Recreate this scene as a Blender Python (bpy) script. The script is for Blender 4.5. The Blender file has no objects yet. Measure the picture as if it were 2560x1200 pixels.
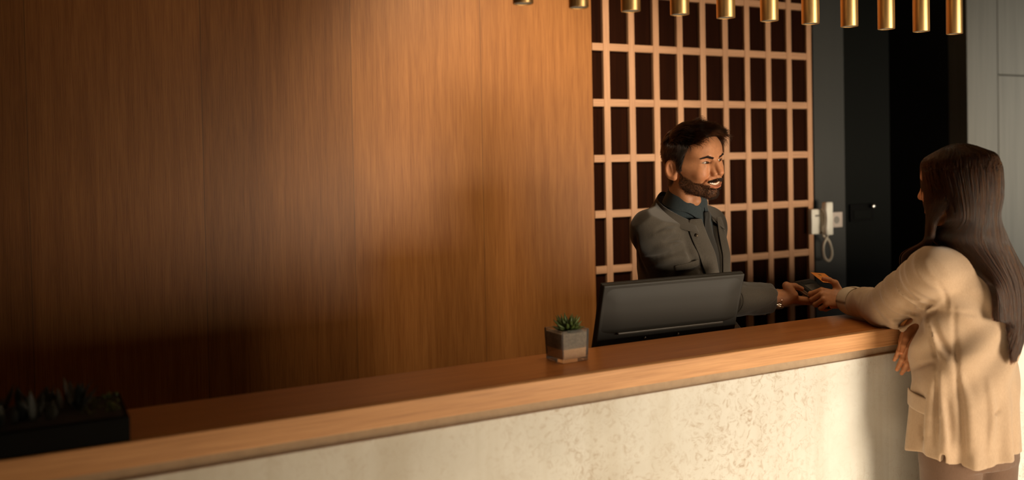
import bpy, bmesh, math, random
import numpy as np
from mathutils import Vector, Matrix

S = bpy.context.scene
COL = S.collection
random.seed(7)
RNG = np.random.default_rng(7)

# ------------------------------------------------------------------ camera
CAM_F = 2300.0                      # focal length in pixels of the 2560 wide frame
YAW, PITCH, ROLL = 0.484154, -0.0192265, -0.0195801
CAM_POS = Vector((0.0, -1.9462, 1.69))
_cy, _sy, _cp, _sp = math.cos(YAW), math.sin(YAW), math.cos(PITCH), math.sin(PITCH)
_fwd = Vector((_sy*_cp, _cy*_cp, _sp)); _rt = Vector((_cy, -_sy, 0)); _up = _rt.cross(_fwd)
CR = _rt*math.cos(ROLL) + _up*math.sin(ROLL)
CU = -_rt*math.sin(ROLL) + _up*math.cos(ROLL)
CF = _fwd
cam_data = bpy.data.cameras.new('camera')
cam = bpy.data.objects.new('camera', cam_data); COL.objects.link(cam)
m = Matrix((CR, CU, -CF)).transposed().to_4x4(); m.translation = CAM_POS
cam.matrix_world = m
cam_data.sensor_width = 36.0
cam_data.lens = 36.0*CAM_F/2560.0
cam_data.shift_y = -(600-443.12)/2560.0
cam_data.clip_start = 0.05
cam_data.dof.use_dof = True
cam_data.dof.focus_distance = 3.02
cam_data.dof.aperture_fstop = 1.45
S.camera = cam

# ------------------------------------------------------------------ world, lights, exposure
S.view_settings.view_transform = 'Standard'
S.view_settings.look = 'None'
S.view_settings.gamma = 1.0
S.view_settings.exposure = 0.0
S.view_settings.use_curve_mapping = False
w = bpy.data.worlds.new('world'); S.world = w; w.use_nodes = True
w.node_tree.nodes['Background'].inputs[0].default_value = (1.0, 0.80, 0.58, 1)
w.node_tree.nodes['Background'].inputs[1].default_value = 0.025

def area(name, loc, target, sx, sy, power, color, spread=180):
    l = bpy.data.lights.new(name, 'AREA'); l.shape = 'RECTANGLE'; l.size = sx; l.size_y = sy
    l.energy = power; l.color = color; l.spread = math.radians(spread)
    o = bpy.data.objects.new(name, l); COL.objects.link(o); o.location = loc
    d = Vector(target)-Vector(loc); o.rotation_euler = d.to_track_quat('-Z', 'Y').to_euler()
    return o
# daylight from the low lobby windows in front and to the right of the desk
area('window_daylight', (3.75, -3.5, 0.72), (2.88, 1.0, 0.95), 3.0, 1.34, 39, (1.0, 0.83, 0.62), 50)
# spot lamp; an added one hits the floor to bounce fill onto the counter front
def beam(name, loc, target, power, color, cone, size=.1, blend=.4):
    l = bpy.data.lights.new(name, 'SPOT'); l.energy = power; l.color = color; l.spot_size = math.radians(cone); l.spot_blend = blend; l.shadow_soft_size = size
    o = bpy.data.objects.new(name, l); COL.objects.link(o); o.location = loc
    o.rotation_euler = (Vector(target)-Vector(loc)).to_track_quat('-Z', 'Y').to_euler(); return o
# ceiling spot washing the wood wall behind the desk
beam('ceiling_wall_spot', (1.9, -.55, 3.12), (1.84, 1.45, 1.76), 330, (1.0, .80, .55), 54, .12, 1.0)
# low sun from the side windows grazing the woman's back and hair
beam('side_sun_beam', (6.6, -1.3, 2.2), (2.5, -.22, 1.28), 110, (1.0, .80, .56), 17, .25, .8)
beam('floor_bounce_fill', (-.2, -5.4, 3.0), (1.10, -1.2, 0), 16000, (1.0, .86, .66), 20)  # added spot out of view; its bounce off the floor brightens the concrete
# narrow side window at the far right of the lobby
area('side_window_daylight', (7.2, -1.2, 1.7), (5.6, 1.45, 1.6), 1.0, 2.0, 9, (1.0, 0.93, 0.80), 45)

# ------------------------------------------------------------------ materials
def mat(name, color=(.5,.5,.5), rough=.5, metal=0.0, spec=.5, build=None, **kw):
    m = bpy.data.materials.new(name); m.use_nodes = True
    nt = m.node_tree; b = nt.nodes['Principled BSDF']
    b.inputs['Base Color'].default_value = (*color, 1)
    b.inputs['Roughness'].default_value = rough
    b.inputs['Metallic'].default_value = metal
    b.inputs['Specular IOR Level'].default_value = spec
    for k, v in kw.items():
        b.inputs[k.replace('_', ' ')].default_value = v
    if build: build(nt, b)
    return m

class NT:
    """tiny node helper"""
    def __init__(s, nt): s.nt = nt
    def n(s, t, **kw):
        x = s.nt.nodes.new(t)
        for k, v in kw.items(): setattr(x, k, v)
        return x
    def l(s, a, b): s.nt.links.new(a, b)
    def coord(s, scale=(1,1,1), obj=True, rot=(0,0,0), loc=(0,0,0)):
        tc = s.n('ShaderNodeTexCoord'); mp = s.n('ShaderNodeMapping')
        mp.inputs['Scale'].default_value = scale; mp.inputs['Rotation'].default_value = rot; mp.inputs['Location'].default_value = loc
        s.l(tc.outputs['Object' if obj else 'Generated'], mp.inputs['Vector'])
        return mp.outputs['Vector']
    def noise(s, vec, scale, detail=4, rough=.55, dist=0.0):
        x = s.n('ShaderNodeTexNoise'); x.inputs['Scale'].default_value = scale
        x.inputs['Detail'].default_value = detail; x.inputs['Roughness'].default_value = rough
        x.inputs['Distortion'].default_value = dist
        if vec is not None: s.l(vec, x.inputs['Vector'])
        return x.outputs['Fac']
    def ramp(s, fac, stops):
        x = s.n('ShaderNodeValToRGB'); e = x.color_ramp.elements
        while len(e) < len(stops): e.new(.5)
        for el, (p, c) in zip(e, stops):
            el.position = p; el.color = (*c, 1) if len(c) == 3 else c
        s.l(fac, x.inputs['Fac']); return x.outputs['Color']
    def mix(s, a, b, fac, mode='MIX'):
        x = s.n('ShaderNodeMix', data_type='RGBA', blend_type=mode)
        for sock, v in ((x.inputs[6], a), (x.inputs[7], b)):
            if isinstance(v, tuple): sock.default_value = (*v, 1)
            else: s.l(v, sock)
        if isinstance(fac, (int, float)): x.inputs[0].default_value = fac
        else: s.l(fac, x.inputs[0])
        return x.outputs[2]
    def math(s, op, a, b=None, clamp=False):
        x = s.n('ShaderNodeMath', operation=op, use_clamp=clamp)
        for sock, v in ((x.inputs[0], a), (x.inputs[1], b)):
            if v is None: continue
            if isinstance(v, (int, float)): sock.default_value = v
            else: s.l(v, sock)
        return x.outputs[0]
    def bump(s, b, h, strength=.2, dist=.01):
        x = s.n('ShaderNodeBump'); x.inputs['Strength'].default_value = strength
        x.inputs['Distance'].default_value = dist
        s.l(h, x.inputs['Height']); s.l(x.outputs['Normal'], b.inputs['Normal'])

def wood(name, dark, light, axis='Z', fine=1.0, rough=.45, planks=None, spec=.4, bump=.08):
    """veneer: long grain along one axis, fine pores, optional plank-to-plank tone"""
    def build(nt, b):
        h = NT(nt)
        st = {'X': (1.2, 26, 26), 'Z': (26, 26, 1.2), 'Y': (26, 1.2, 26)}[axis]
        st2 = {'X': (5, 210, 210), 'Z': (210, 210, 5), 'Y': (210, 5, 210)}[axis]
        v = h.coord(st); v2 = h.coord(st2)
        a = h.noise(v, 1.0*fine, 5, .6, .6)
        p = h.noise(v2, 1.0*fine, 3, .6, .2)
        c = h.ramp(a, [(.25, dark), (.75, light)])
        pores = h.ramp(p, [(.30, (.62,.55,.5)), (.58, (1,1,1))])
        c = h.mix(c, pores, .65, 'MULTIPLY')
        if planks:
            tc = h.n('ShaderNodeTexCoord'); sx = h.n('ShaderNodeSeparateXYZ'); h.l(tc.outputs['Object'], sx.inputs[0])
            q = h.math('DIVIDE', sx.outputs[0], planks)
            wn = h.n('ShaderNodeTexWhiteNoise', noise_dimensions='1D'); h.l(h.math('FLOOR', q), wn.inputs['W'])
            tone = h.ramp(wn.outputs['Value'], [(0, (.80,.78,.75)), (1, (1.08,1.08,1.08))])
            c = h.mix(c, tone, 1.0, 'MULTIPLY')
            fr = h.math('FRACT', q)
            seam = h.math('LESS_THAN', fr, .006)
            c = h.mix(c, (.10,.045,.015), h.math('MULTIPLY', seam, .6))
        h.l(c, b.inputs['Base Color'])
        h.bump(b, p, bump, .004)
    return mat(name, light, rough, spec=spec, build=build)

M = {}
M['wall_wood'] = wood('wall_wood_veneer', (.25,.093,.021), (.375,.155,.042), 'Z', 1.6, .45, planks=.55, spec=.28)
M['rack_wood'] = wood('rack_light_wood', (.44,.235,.125), (.58,.325,.18), 'Z', 1.0, .5, bump=.04)
M['rack_wood_x'] = wood('rack_light_wood_rail', (.44,.235,.125), (.58,.325,.18), 'X', 1.0, .5, bump=.04)
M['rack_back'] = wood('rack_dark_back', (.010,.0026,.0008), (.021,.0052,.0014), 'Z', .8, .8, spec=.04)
M['top_wood'] = wood('counter_wood', (.36,.125,.030), (.50,.195,.055), 'X', 1.0, .30, bump=.05)
M['fascia_wood'] = wood('counter_edge_wood', (.46,.225,.085), (.62,.335,.15), 'X', 1.2, .5, bump=.1)
def conc(nt, b):
    h = NT(nt)
    v = h.coord((1,1,1))
    a = h.noise(v, 3.2, 6, .62, .5)
    f = h.noise(v, 34, 6, .75, 1.6)
    vv = h.coord((14, 14, .7)); dr = h.noise(vv, 1.0, 4, .6, .3)
    blot = h.noise(h.coord((1,1,1), loc=(-.78,0,0)), 1.6, 3, .5)
    c = h.ramp(a, [(.2, (.49,.48,.435)), (.7, (.62,.625,.59))])
    # rust brown mottling that gathers in patches
    spots = h.math('MULTIPLY', h.ramp(f, [(.50, (0,0,0)), (.70, (1,1,1))]), h.ramp(blot, [(.40, (.12,.12,.12)), (.62, (1,1,1))]))
    c = h.mix(c, (.30,.205,.125), h.math('MULTIPLY', spots, .85))
    c = h.mix(c, h.ramp(dr, [(.35, (.86,.82,.76)), (.55, (1,1,1))]), .55, 'MULTIPLY')
    h.l(c, b.inputs['Base Color'])
    h.bump(b, f, .12, .006)
M['concrete'] = mat('pale_concrete', (.6,.55,.45), .8, build=conc)
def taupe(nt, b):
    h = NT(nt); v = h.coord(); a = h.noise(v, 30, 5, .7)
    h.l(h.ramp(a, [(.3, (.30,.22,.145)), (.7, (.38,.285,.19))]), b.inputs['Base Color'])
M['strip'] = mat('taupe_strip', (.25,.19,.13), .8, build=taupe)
def dwall(nt, b):
    h = NT(nt); v = h.coord((4,4,.5)); a = h.noise(v, 2, 4, .6)
    h.l(h.ramp(a, [(.3, (.016,.017,.0145)), (.7, (.022,.023,.0195))]), b.inputs['Base Color'])
M['dark_wall'] = mat('charcoal_wall', (.05,.05,.045), .6, build=dwall)
M['dark_door'] = mat('near_black_door', (.0032,.0038,.003), .7, spec=.08)
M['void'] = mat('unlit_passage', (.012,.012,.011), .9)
def gclad(nt, b):
    h = NT(nt); v = h.coord((30,30,1.0)); a = h.noise(v, 1.2, 5, .6, .4)
    h.l(h.ramp(a, [(.25, (.135,.125,.095)), (.75, (.20,.188,.148))]), b.inputs['Base Color'])
M['grey_clad'] = mat('grey_cladding', (.2,.19,.15), .55, build=gclad)
M['seam'] = mat('dark_joint', (.03,.027,.02), .9)
M['floor'] = mat('stone_floor', (.33,.27,.20), .45, build=lambda nt, b: NT(nt).l(NT(nt).ramp(NT(nt).noise(NT(nt).coord(), 6, 6), [(.3, (.28,.22,.16)), (.7, (.40,.33,.25))]), b.inputs['Base Color']))
M['ceil'] = mat('ceiling_paint', (.30,.26,.21), .9)
def brass(nt, b):
    h = NT(nt); v = h.coord((220,220,2)); a = h.noise(v, 1.5, 3, .6)
    h.l(h.ramp(a, [(.3, (.36,.36,.36)), (.7, (.46,.46,.46))]), b.inputs['Roughness'])
M['brass'] = mat('brushed_brass', (.80,.52,.22), .4, 1.0, build=brass)
M['black'] = mat('matte_black', (.012,.012,.011), .5)
M['blackin'] = mat('lamp_inner_black', (.008,.006,.004), .6)

# ------------------------------------------------------------------ object helpers
def link(name, me, material=None, parent=None, smooth=False):
    o = bpy.data.objects.new(name, me); COL.objects.link(o)
    if material is not None:
        for mm in (material if isinstance(material, (list, tuple)) else [material]): me.materials.append(mm)
    if smooth:
        for p in me.polygons: p.use_smooth = True
    if parent is not None: o.parent = parent
    return o
def obj(name, bm, material=None, parent=None, smooth=False):
    me = bpy.data.meshes.new(name); bmesh.ops.recalc_face_normals(bm, faces=bm.faces[:]); bm.to_mesh(me); bm.free()
    return link(name, me, material, parent, smooth)
def thing(name, label, cat, loc=(0,0,0), group=None):
    o = bpy.data.objects.new(name, None); COL.objects.link(o); o.location = loc
    o.empty_display_size = .05
    return tag(o, label, cat, group)
def tag(o, label, cat, group=None):
    o['label'] = label; o['category'] = cat
    if group: o['group'] = group
    return o
def struct(o, label=None):
    o['kind'] = 'structure'
    if label: o['label'] = label
    return o
def box(bm, x0, x1, y0, y1, z0, z1, bev=0.0, seg=2):
    t = bmesh.new()
    vs = [t.verts.new((x, y, z)) for x in (x0, x1) for y in (y0, y1) for z in (z0, z1)]
    for f in ((0,1,3,2), (4,6,7,5), (0,4,5,1), (2,3,7,6), (0,2,6,4), (1,5,7,3)): t.faces.new([vs[i] for i in f])
    bmesh.ops.recalc_face_normals(t, faces=t.faces[:])
    if bev: bmesh.ops.bevel(t, geom=t.edges[:], offset=bev, segments=seg, profile=.5, affect='EDGES')
    merge(bm, t); return bm
def merge(bm, t):
    me = bpy.data.meshes.new('tmp'); t.to_mesh(me); t.free(); bm.from_mesh(me); bpy.data.meshes.remove(me)
def lathe(bm, prof, n=32, c=(0,0,0), ax=None):
    """prof: list of (r, z)"""
    t = bmesh.new(); rings = []
    for r, z in prof:
        if r < 1e-6: rings.append([t.verts.new((0,0,z))])
        else: rings.append([t.verts.new((r*math.cos(2*math.pi*i/n), r*math.sin(2*math.pi*i/n), z)) for i in range(n)])
    for a, b in zip(rings, rings[1:]):
        for i in range(n):
            j = (i+1) % n
            if len(a) == 1 and len(b) == 1: continue
            if len(a) == 1: t.faces.new((a[0], b[i], b[j]))
            elif len(b) == 1: t.faces.new((a[i], a[j], b[0]))
            else: t.faces.new((a[i], a[j], b[j], b[i]))
    if ax is not None:
        bmesh.ops.transform(t, matrix=Vector((0,0,1)).rotation_difference(Vector(ax)).to_matrix().to_4x4(), verts=t.verts)
    bmesh.ops.translate(t, vec=Vector(c), verts=t.verts)
    merge(bm, t); return bm
def tube(bm, pts, rad, n=10, cap=True):
    """swept round tube; rad is a number or a list"""
    P = [Vector(p) for p in pts]; R = rad if isinstance(rad, (list, tuple)) else [rad]*len(P)
    t = bmesh.new(); rings = []; T = (P[1]-P[0]).normalized()
    N = T.orthogonal().normalized()
    for i, p in enumerate(P):
        d = (P[min(i+1, len(P)-1)]-P[max(i-1, 0)]).normalized()
        N = (N - d*N.dot(d)).normalized(); B = d.cross(N)
        rings.append([t.verts.new(p + (N*math.cos(a)+B*math.sin(a))*R[i]) for a in [2*math.pi*k/n for k in range(n)]])
    for a, b in zip(rings, rings[1:]):
        for i in range(n):
            j = (i+1) % n; t.faces.new((a[i], a[j], b[j], b[i]))
    if cap: t.faces.new(rings[0][::-1]); t.faces.new(rings[-1])
    merge(bm, t); return bm
def spline(pts, n=8):
    P = [Vector(p) for p in pts]; P = [P[0]*2-P[1]] + P + [P[-1]*2-P[-2]]; out = []
    for i in range(1, len(P)-2):
        a, b, c, d = P[i-1:i+3]
        for k in range(n):
            t = k/n
            out.append(.5*((2*b)+(c-a)*t+(2*a-5*b+4*c-d)*t*t+(3*b-a-3*c+d)*t**3))
    out.append(P[-2]); return out

# ------------------------------------------------------------------ the room
WY = 1.45                                            # face of the back wall
struct(obj('floor', box(bmesh.new(), -3.2, 8.0, -9.5, 3.2, -.1, 0), M['floor']))
struct(obj('ceiling', box(bmesh.new(), -3.2, 8.0, -9.5, 3.2, 3.2, 3.3), M['ceil']))
struct(obj('wall_back', box(bmesh.new(), -3.2, 2.191, WY, WY+.12, 0, 3.2), M['wall_wood']), 'warm brown wood veneer panelling behind the desk')
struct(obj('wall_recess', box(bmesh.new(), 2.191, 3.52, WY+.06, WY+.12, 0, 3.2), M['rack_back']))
struct(obj('wall_charcoal', box(bmesh.new(), 3.52, 3.735, WY+.01, WY+.12, 0, 3.2), M['dark_wall']), 'charcoal wall carrying the white intercom')
door = struct(obj('door_1', box(bmesh.new(), 3.738, 4.076, WY+.012, WY+.12, 0, 3.2, .002), M['dark_door']), 'near black door panel with a flush lock plate')
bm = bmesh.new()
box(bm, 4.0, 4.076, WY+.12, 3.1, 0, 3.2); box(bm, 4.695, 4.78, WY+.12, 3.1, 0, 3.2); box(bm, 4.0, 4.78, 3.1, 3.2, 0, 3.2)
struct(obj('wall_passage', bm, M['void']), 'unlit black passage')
bm = bmesh.new()
box(bm, 4.695, 4.964, WY, WY+.12, 0, 3.2, .002); box(bm, 4.969, 8.0, WY, WY+.12, 0, 2.121, .002); box(bm, 4.969, 8.0, WY, WY+.12, 2.127, 3.2, .002)
struct(obj('wall_right', bm, M['grey_clad']), 'grey green wood cladding right of the passage')
bm = bmesh.new(); box(bm, 4.70, 7.99, WY+.02, WY+.11, .01, 3.19)
struct(obj('trim_1', bm, M['seam']), 'dark joint between the grey cladding boards')
struct(obj('wall_side', box(bmesh.new(), -3.3, -3.2, -9.5, 3.2, 0, 3.2), M['ceil']))

# lattice key rack
rk = thing('key_rack', 'tall pale wood lattice key rack with dark pigeonholes beside the wood panelling', 'rack', (2.85, WY+.03, 0))
def part(name, bm, material, parent, smooth=False):
    bmesh.ops.translate(bm, vec=-Vector(parent.location), verts=bm.verts)
    return obj(name, bm, material, parent, smooth)
PX = [2.266+.1349*k for k in range(10)]
RZ = [1.196+.2452*k for k in range(-4, 8)]
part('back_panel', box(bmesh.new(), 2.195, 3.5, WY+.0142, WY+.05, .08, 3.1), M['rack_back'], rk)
for x in PX: part('post', box(bmesh.new(), x-.0165, x+.0165, WY-.004, WY+.014, .08, 3.1, .0015, 1), M['rack_wood'], rk)
for z in RZ: part('rail', box(bmesh.new(), 2.193, PX[-1]+.012, WY-.002, WY+.014, z-.0165, z+.0165, .0015, 1), M['rack_wood_x'], rk)

# ------------------------------------------------------------------ counter
CT = 1.15
ct = thing('reception_counter', 'long reception counter with brown wood top above a pale concrete front', 'counter', (1.5, .13, 0))
def bent(bm, y0, y1, z0, z1, bev=0):
    """straight run to x = 2.33, then a slight turn toward the lobby"""
    a, k = 2.33, .105
    t = bmesh.new(); XS = [-3.0, a, 5.2]
    off = [0, 0, -(5.2-a)*k]
    rings = []
    for x, o in zip(XS, off):
        rings.append([t.verts.new((x, y+o, z)) for y, z in ((y0,z0),(y1,z0),(y1,z1),(y0,z1))])
    for r, q in zip(rings, rings[1:]):
        for i in range(4):
            j = (i+1) % 4; t.faces.new((r[i], r[j], q[j], q[i]))
    t.faces.new(rings[0]); t.faces.new(rings[-1][::-1])
    if bev:
        es = [e for e in t.edges if abs(e.verts[0].co.x-e.verts[1].co.x) > .5]
        bmesh.ops.bevel(t, geom=es, offset=bev, segments=2, profile=.5, affect='EDGES')
    merge(bm, t); return bm
part('top_edge', bent(bmesh.new(), 0, .022, 1.0985, CT, .002), M['fascia_wood'], ct)['label'] = 'light wood front edge'
part('counter_top', bent(bmesh.new(), .022, .264, 1.10, CT, .0015), M['top_wood'], ct)
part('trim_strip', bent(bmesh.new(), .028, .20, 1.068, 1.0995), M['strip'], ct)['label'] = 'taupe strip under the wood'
part('front_panel', bent(bmesh.new(), .02, .20, .0, 1.069, .002), M['concrete'], ct)['label'] = 'pale mottled concrete front'

M['plate_black'] = mat('lock_black', (.0035,.0035,.0033), .7, spec=.06)
# ------------------------------------------------------------------ pendant lamps above the counter
pend_label = ['first from the left, only its rim showing', 'second from the left', 'third from the left', 'fourth from the left', 'fifth from the left',
              'sixth from the left', 'seventh from the left, over the end post of the lattice', 'eighth from the left, against the charcoal wall', 'ninth from the left, by the passage edge',
              'tenth from the left, against the black passage', 'last on the right, beside the grey cladding']
def pendant_parts():
    R = .0262
    b = lathe(bmesh.new(), [(R-.0025, .30), (R-.0025, .001), (R-.0015, 0), (R-.0006, .0), (R, .0012), (R, .60), (R-.002, .605), (.006, .606), (0, .606)], 48)
    i = lathe(bmesh.new(), [(R-.0027, .002), (R-.0027, .05), (0, .05)], 40)
    c = tube(bmesh.new(), [(0,0,.604), (0,0,1.115)], .0022, 8)
    return b, i, c
pb, pi_, pc = pendant_parts()
pm = []
for nm, b, mm in (('shade', pb, M['brass']), ('inner_sleeve', pi_, M['blackin']), ('cable', pc, M['black'])):
    me = bpy.data.meshes.new(nm); bmesh.ops.recalc_face_normals(b, faces=b.faces[:]); b.to_mesh(me); b.free(); me.materials.append(mm)
    for p in me.polygons: p.use_smooth = True
    me.set_sharp_from_angle(angle=math.radians(35))
    pm.append((nm, me))
for k in range(11):
    x = 1.1175+.16485*k
    t = thing('pendant_lamp', 'slim brushed brass tube lamp, '+pend_label[k], 'lamp', (x, .10, 2.0825), 'brass tube pendants above the counter')
    for nm, me in pm:
        o = bpy.data.objects.new(nm, me); COL.objects.link(o); o.parent = t
    l = bpy.data.lights.new('pendant_glow', 'SPOT'); l.energy = 2.4; l.color = (1.0, .74, .45); l.spot_size = math.radians(95); l.spot_blend = 1.0; l.shadow_soft_size = .02
    o = bpy.data.objects.new('pendant_glow', l); COL.objects.link(o); o.parent = t; o.location = (0, 0, .03)

# ------------------------------------------------------------------ computer monitor on the staff desk
def rot_frame(loc, yaw, tilt):
    """x along the width, z up the panel, y toward the staff side"""
    return Matrix.Translation(loc) @ Matrix.Rotation(yaw, 4, 'Z') @ Matrix.Rotation(tilt, 4, 'X')
part('desk_shelf', box(bmesh.new(), -3.0, 3.2, .264, .45, .86, .89, .003), M['top_wood'], ct)['label'] = 'lower desk behind the counter'
M['mon'] = mat('monitor_plastic', (.024,.022,.018), .55, spec=.35)
M['mon_edge'] = mat('monitor_bezel', (.022,.020,.017), .6, spec=.3)
M['screen'] = mat('screen_glass', (.01,.011,.013), .15)
M['steel'] = mat('grey_steel', (.45,.43,.40), .4, .9)
mo = thing('computer_monitor', 'black flat computer monitor seen from the back, standing on the desk', 'monitor', (1.75, .45, .89))
mw = .515; TLp = Vector((1.4785, .300, 1.3155)); MF = rot_frame(TLp, math.radians(-2.6), math.radians(16.5))
def mpart(name, bm, material, smooth=False):
    bm.transform(MF); return part(name, bm, material, mo, smooth)
bm = box(bmesh.new(), 0, mw, 0, .016, -.325, 0, .004, 3)
mpart('housing', bm, M['mon'])
mpart('bezel', box(bmesh.new(), -.001, mw+.001, .012, .024, -.327, .001, .002), M['mon_edge'])
mpart('screen', box(bmesh.new(), .012, mw-.012, .0235, .0255, -.305, -.012), M['screen'])
# raised rear cover whose lower lip catches the light
bm = bmesh.new()
XA, XB, ZT, ZB = .06, .455, -.018, -.158
v = [bm.verts.new(p) for p in ((XA-.055,.001,ZT+.012), (XB+.055,.001,ZT+.012), (XB+.055,.001,ZB-.001), (XA-.055,.001,ZB-.001), (XA,-.006,ZT-.03), (XB,-.006,ZT-.03), (XB,-.011,ZB+.004), (XA,-.011,ZB+.004))]
for f in ((4,5,6,7), (0,1,5,4), (1,2,6,5), (2,3,7,6), (3,0,4,7)): bm.faces.new([v[i] for i in f])
bmesh.ops.bevel(bm, geom=bm.edges[:], offset=.016, segments=6, profile=.5, affect='EDGES')
mpart('rear_cover', bm, M['mon'], True)
mpart('vent_ledge', box(bmesh.new(), XA+.004, XB-.004, -.0135, -.004, ZB-.001, ZB+.0065, .002, 2), mat('ledge_grey', (.075,.066,.054), .35))['label'] = 'long grey ledge'
for sx in (.170, .292):
    bm = lathe(bmesh.new(), [(0,0), (.0030,.0004), (.0034,.0016), (.0034,.003), (0,.003)], 16, ax=(0,1,0)); bmesh.ops.translate(bm, vec=(sx, -.0036, -.183), verts=bm.verts)
    mpart('screw', bm, M['steel'], True)
bm = box(bmesh.new(), -.035, .035, -.012, .006, .89+.008, 1.12, .004); bmesh.ops.translate(bm, vec=(1.74, .400, 0), verts=bm.verts)
part('stand_neck', bm, M['mon'], mo)
bm = box(bmesh.new(), 1.62, 1.86, .305, .445, .8902, .902, .004); part('stand_foot', bm, M['mon'], mo)

# pale leaflet holder just behind the monitor's lower right corner
M['paper'] = mat('white_paper', (.74,.70,.64), .6)
bm = box(bmesh.new(), -.045, .045, -.001, .001, 0, .235); bm.transform(Matrix.Rotation(math.radians(-3), 4, 'X'))
lf = obj('leaflet', bm, M['paper']); lf.location = (2.035, .405, .8905); lf.rotation_euler = (0, 0, math.radians(-4))
tag(lf, 'small white leaflet standing behind the monitor, only a sliver showing', 'leaflet')

# ------------------------------------------------------------------ glass cube planter on the counter
def glassmat(nt, b):
    b.inputs['Transmission Weight'].default_value = .95; b.inputs['IOR'].default_value = 1.47
M['glass'] = mat('clear_glass', (.96,.97,.95), .02, build=glassmat)
def gravel(nt, b, lo, hi, sc):
    h = NT(nt); x = h.n('ShaderNodeTexVoronoi'); x.inputs['Scale'].default_value = sc; h.l(h.coord(), x.inputs['Vector'])
    h.l(h.ramp(x.outputs['Color'], [(.2, lo), (.8, hi)]), b.inputs['Base Color']); h.bump(b, x.outputs['Distance'], .5, .003)
M['soil'] = mat('grey_soil', (.2,.15,.11), .9, build=lambda nt, b: gravel(nt, b, (.22,.165,.12), (.33,.255,.19), 260))
M['sand'] = mat('peach_sand', (.8,.47,.26), .9, build=lambda nt, b: gravel(nt, b, (.74,.42,.22), (.86,.53,.30), 500))
def leafmat(name, a, c):
    def bld(nt, b):
        h = NT(nt); oi = h.n('ShaderNodeTexCoord'); h.l(h.ramp(h.noise(h.coord((1,1,1)), 60, 3), [(.3, a), (.7, c)]), b.inputs['Base Color'])
    return mat(name, a, .45, build=bld)
M['leaf'] = leafmat('succulent_leaf', (.018,.045,.012), (.10,.135,.028))
M['leaf_grey'] = leafmat('grey_green_leaf', (.022,.027,.021), (.055,.058,.048))
def leaf(bm, base, d, length, width, thick, bend=.2):
    """fat pointed leaf: tapered flattened tube curving outward"""
    d = Vector(d).normalized(); up = Vector((0,0,1)); side = d.cross(up)
    side = side.normalized() if side.length > 1e-4 else Vector((1,0,0))
    nrm = side.cross(d); t = bmesh.new(); rings = []; p = Vector(base); n = 9
    prof = [.55, .8, .96, 1.0, .95, .8, .55, .25, .03]
    for i in range(n):
        dd = (d + (Vector((d.x, d.y, 0))*bend + up*bend*.4)*(i/n)).normalized()
        if i: p = p + dd*length/(n-1)
        w_, th = width*prof[i]*.5, thick*(prof[i]*.5+.05)
        rings.append([t.verts.new(p + side*math.cos(a)*w_ + nrm*math.sin(a)*th) for a in [2*math.pi*k/8 for k in range(8)]])
    for a, b in zip(rings, rings[1:]):
        for i in range(8): t.faces.new((a[i], a[(i+1) % 8], b[(i+1) % 8], b[i]))
    t.faces.new(rings[0][::-1]); t.faces.new(rings[-1]); merge(bm, t)
def cube_planter(loc, s, hgt, yaw, label, taper=.93):
    t = thing('glass_planter', label, 'plant', loc); t.rotation_euler = (0, 0, yaw)
    def ring(bm, h_, z): return [bm.verts.new((x*h_, y*h_, z)) for x, y in ((-1,-1), (1,-1), (1,1), (-1,1))]
    h0, h1 = s/2*taper, s/2; wl, fl = .0045, .010
    bm = bmesh.new(); A, B = ring(bm, h0, 0.0004), ring(bm, h1, hgt); Ci, D = ring(bm, h1-wl, hgt), ring(bm, h0-wl+.0003, fl)
    bm.faces.new(A[::-1]); bm.faces.new(D)
    for P_, Q in ((A, B), (B, Ci), (Ci, D)):
        for i in range(4): bm.faces.new((P_[i], P_[(i+1) % 4], Q[(i+1) % 4], Q[i]))
    bmesh.ops.recalc_face_normals(bm, faces=bm.faces[:])
    bmesh.ops.bevel(bm, geom=bm.edges[:], offset=.0014, segments=2, profile=.5, affect='EDGES')
    obj('glass_pot', bm, M['glass'], t)
    def fill(z0, z1, name, m_):
        k0 = h0+(h1-h0)*z0/hgt-wl-.0005; k1 = h0+(h1-h0)*z1/hgt-wl-.0005
        bm = bmesh.new(); A, B = ring(bm, k0, z0), ring(bm, k1, z1)
        bm.faces.new(A[::-1]); bm.faces.new(B)
        for i in range(4): bm.faces.new((A[i], A[(i+1) % 4], B[(i+1) % 4], B[i]))
        return obj(name, bm, m_, t)
    zs = fl+.026
    fill(fl+.0004, zs, 'sand_layer', M['sand']); fill(zs, hgt*.90, 'soil_layer', M['soil'])
    return t
gp = cube_planter((1.268, .168, CT), .087, .086, math.radians(3), 'small square glass pot with sand layer and green succulent on the counter')
bm = bmesh.new(); rr = random.Random(3)
for ring_i, (n, el, ln) in enumerate(((12, 16, .036), (12, 38, .043), (10, 60, .046), (6, 78, .046))):
    for k in range(n):
        a = 2*math.pi*(k+.5*ring_i)/n+rr.uniform(-.12, .12); e = math.radians(el+rr.uniform(-7, 7))
        leaf(bm, (.008*math.cos(a)+.006, .008*math.sin(a), .0770), (math.cos(a)*math.cos(e), math.sin(a)*math.cos(e), math.sin(e)), ln*rr.uniform(.9, 1.08), .0135, .0080, .22)
obj('succulent', bm, M['leaf'], gp, True)

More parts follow.
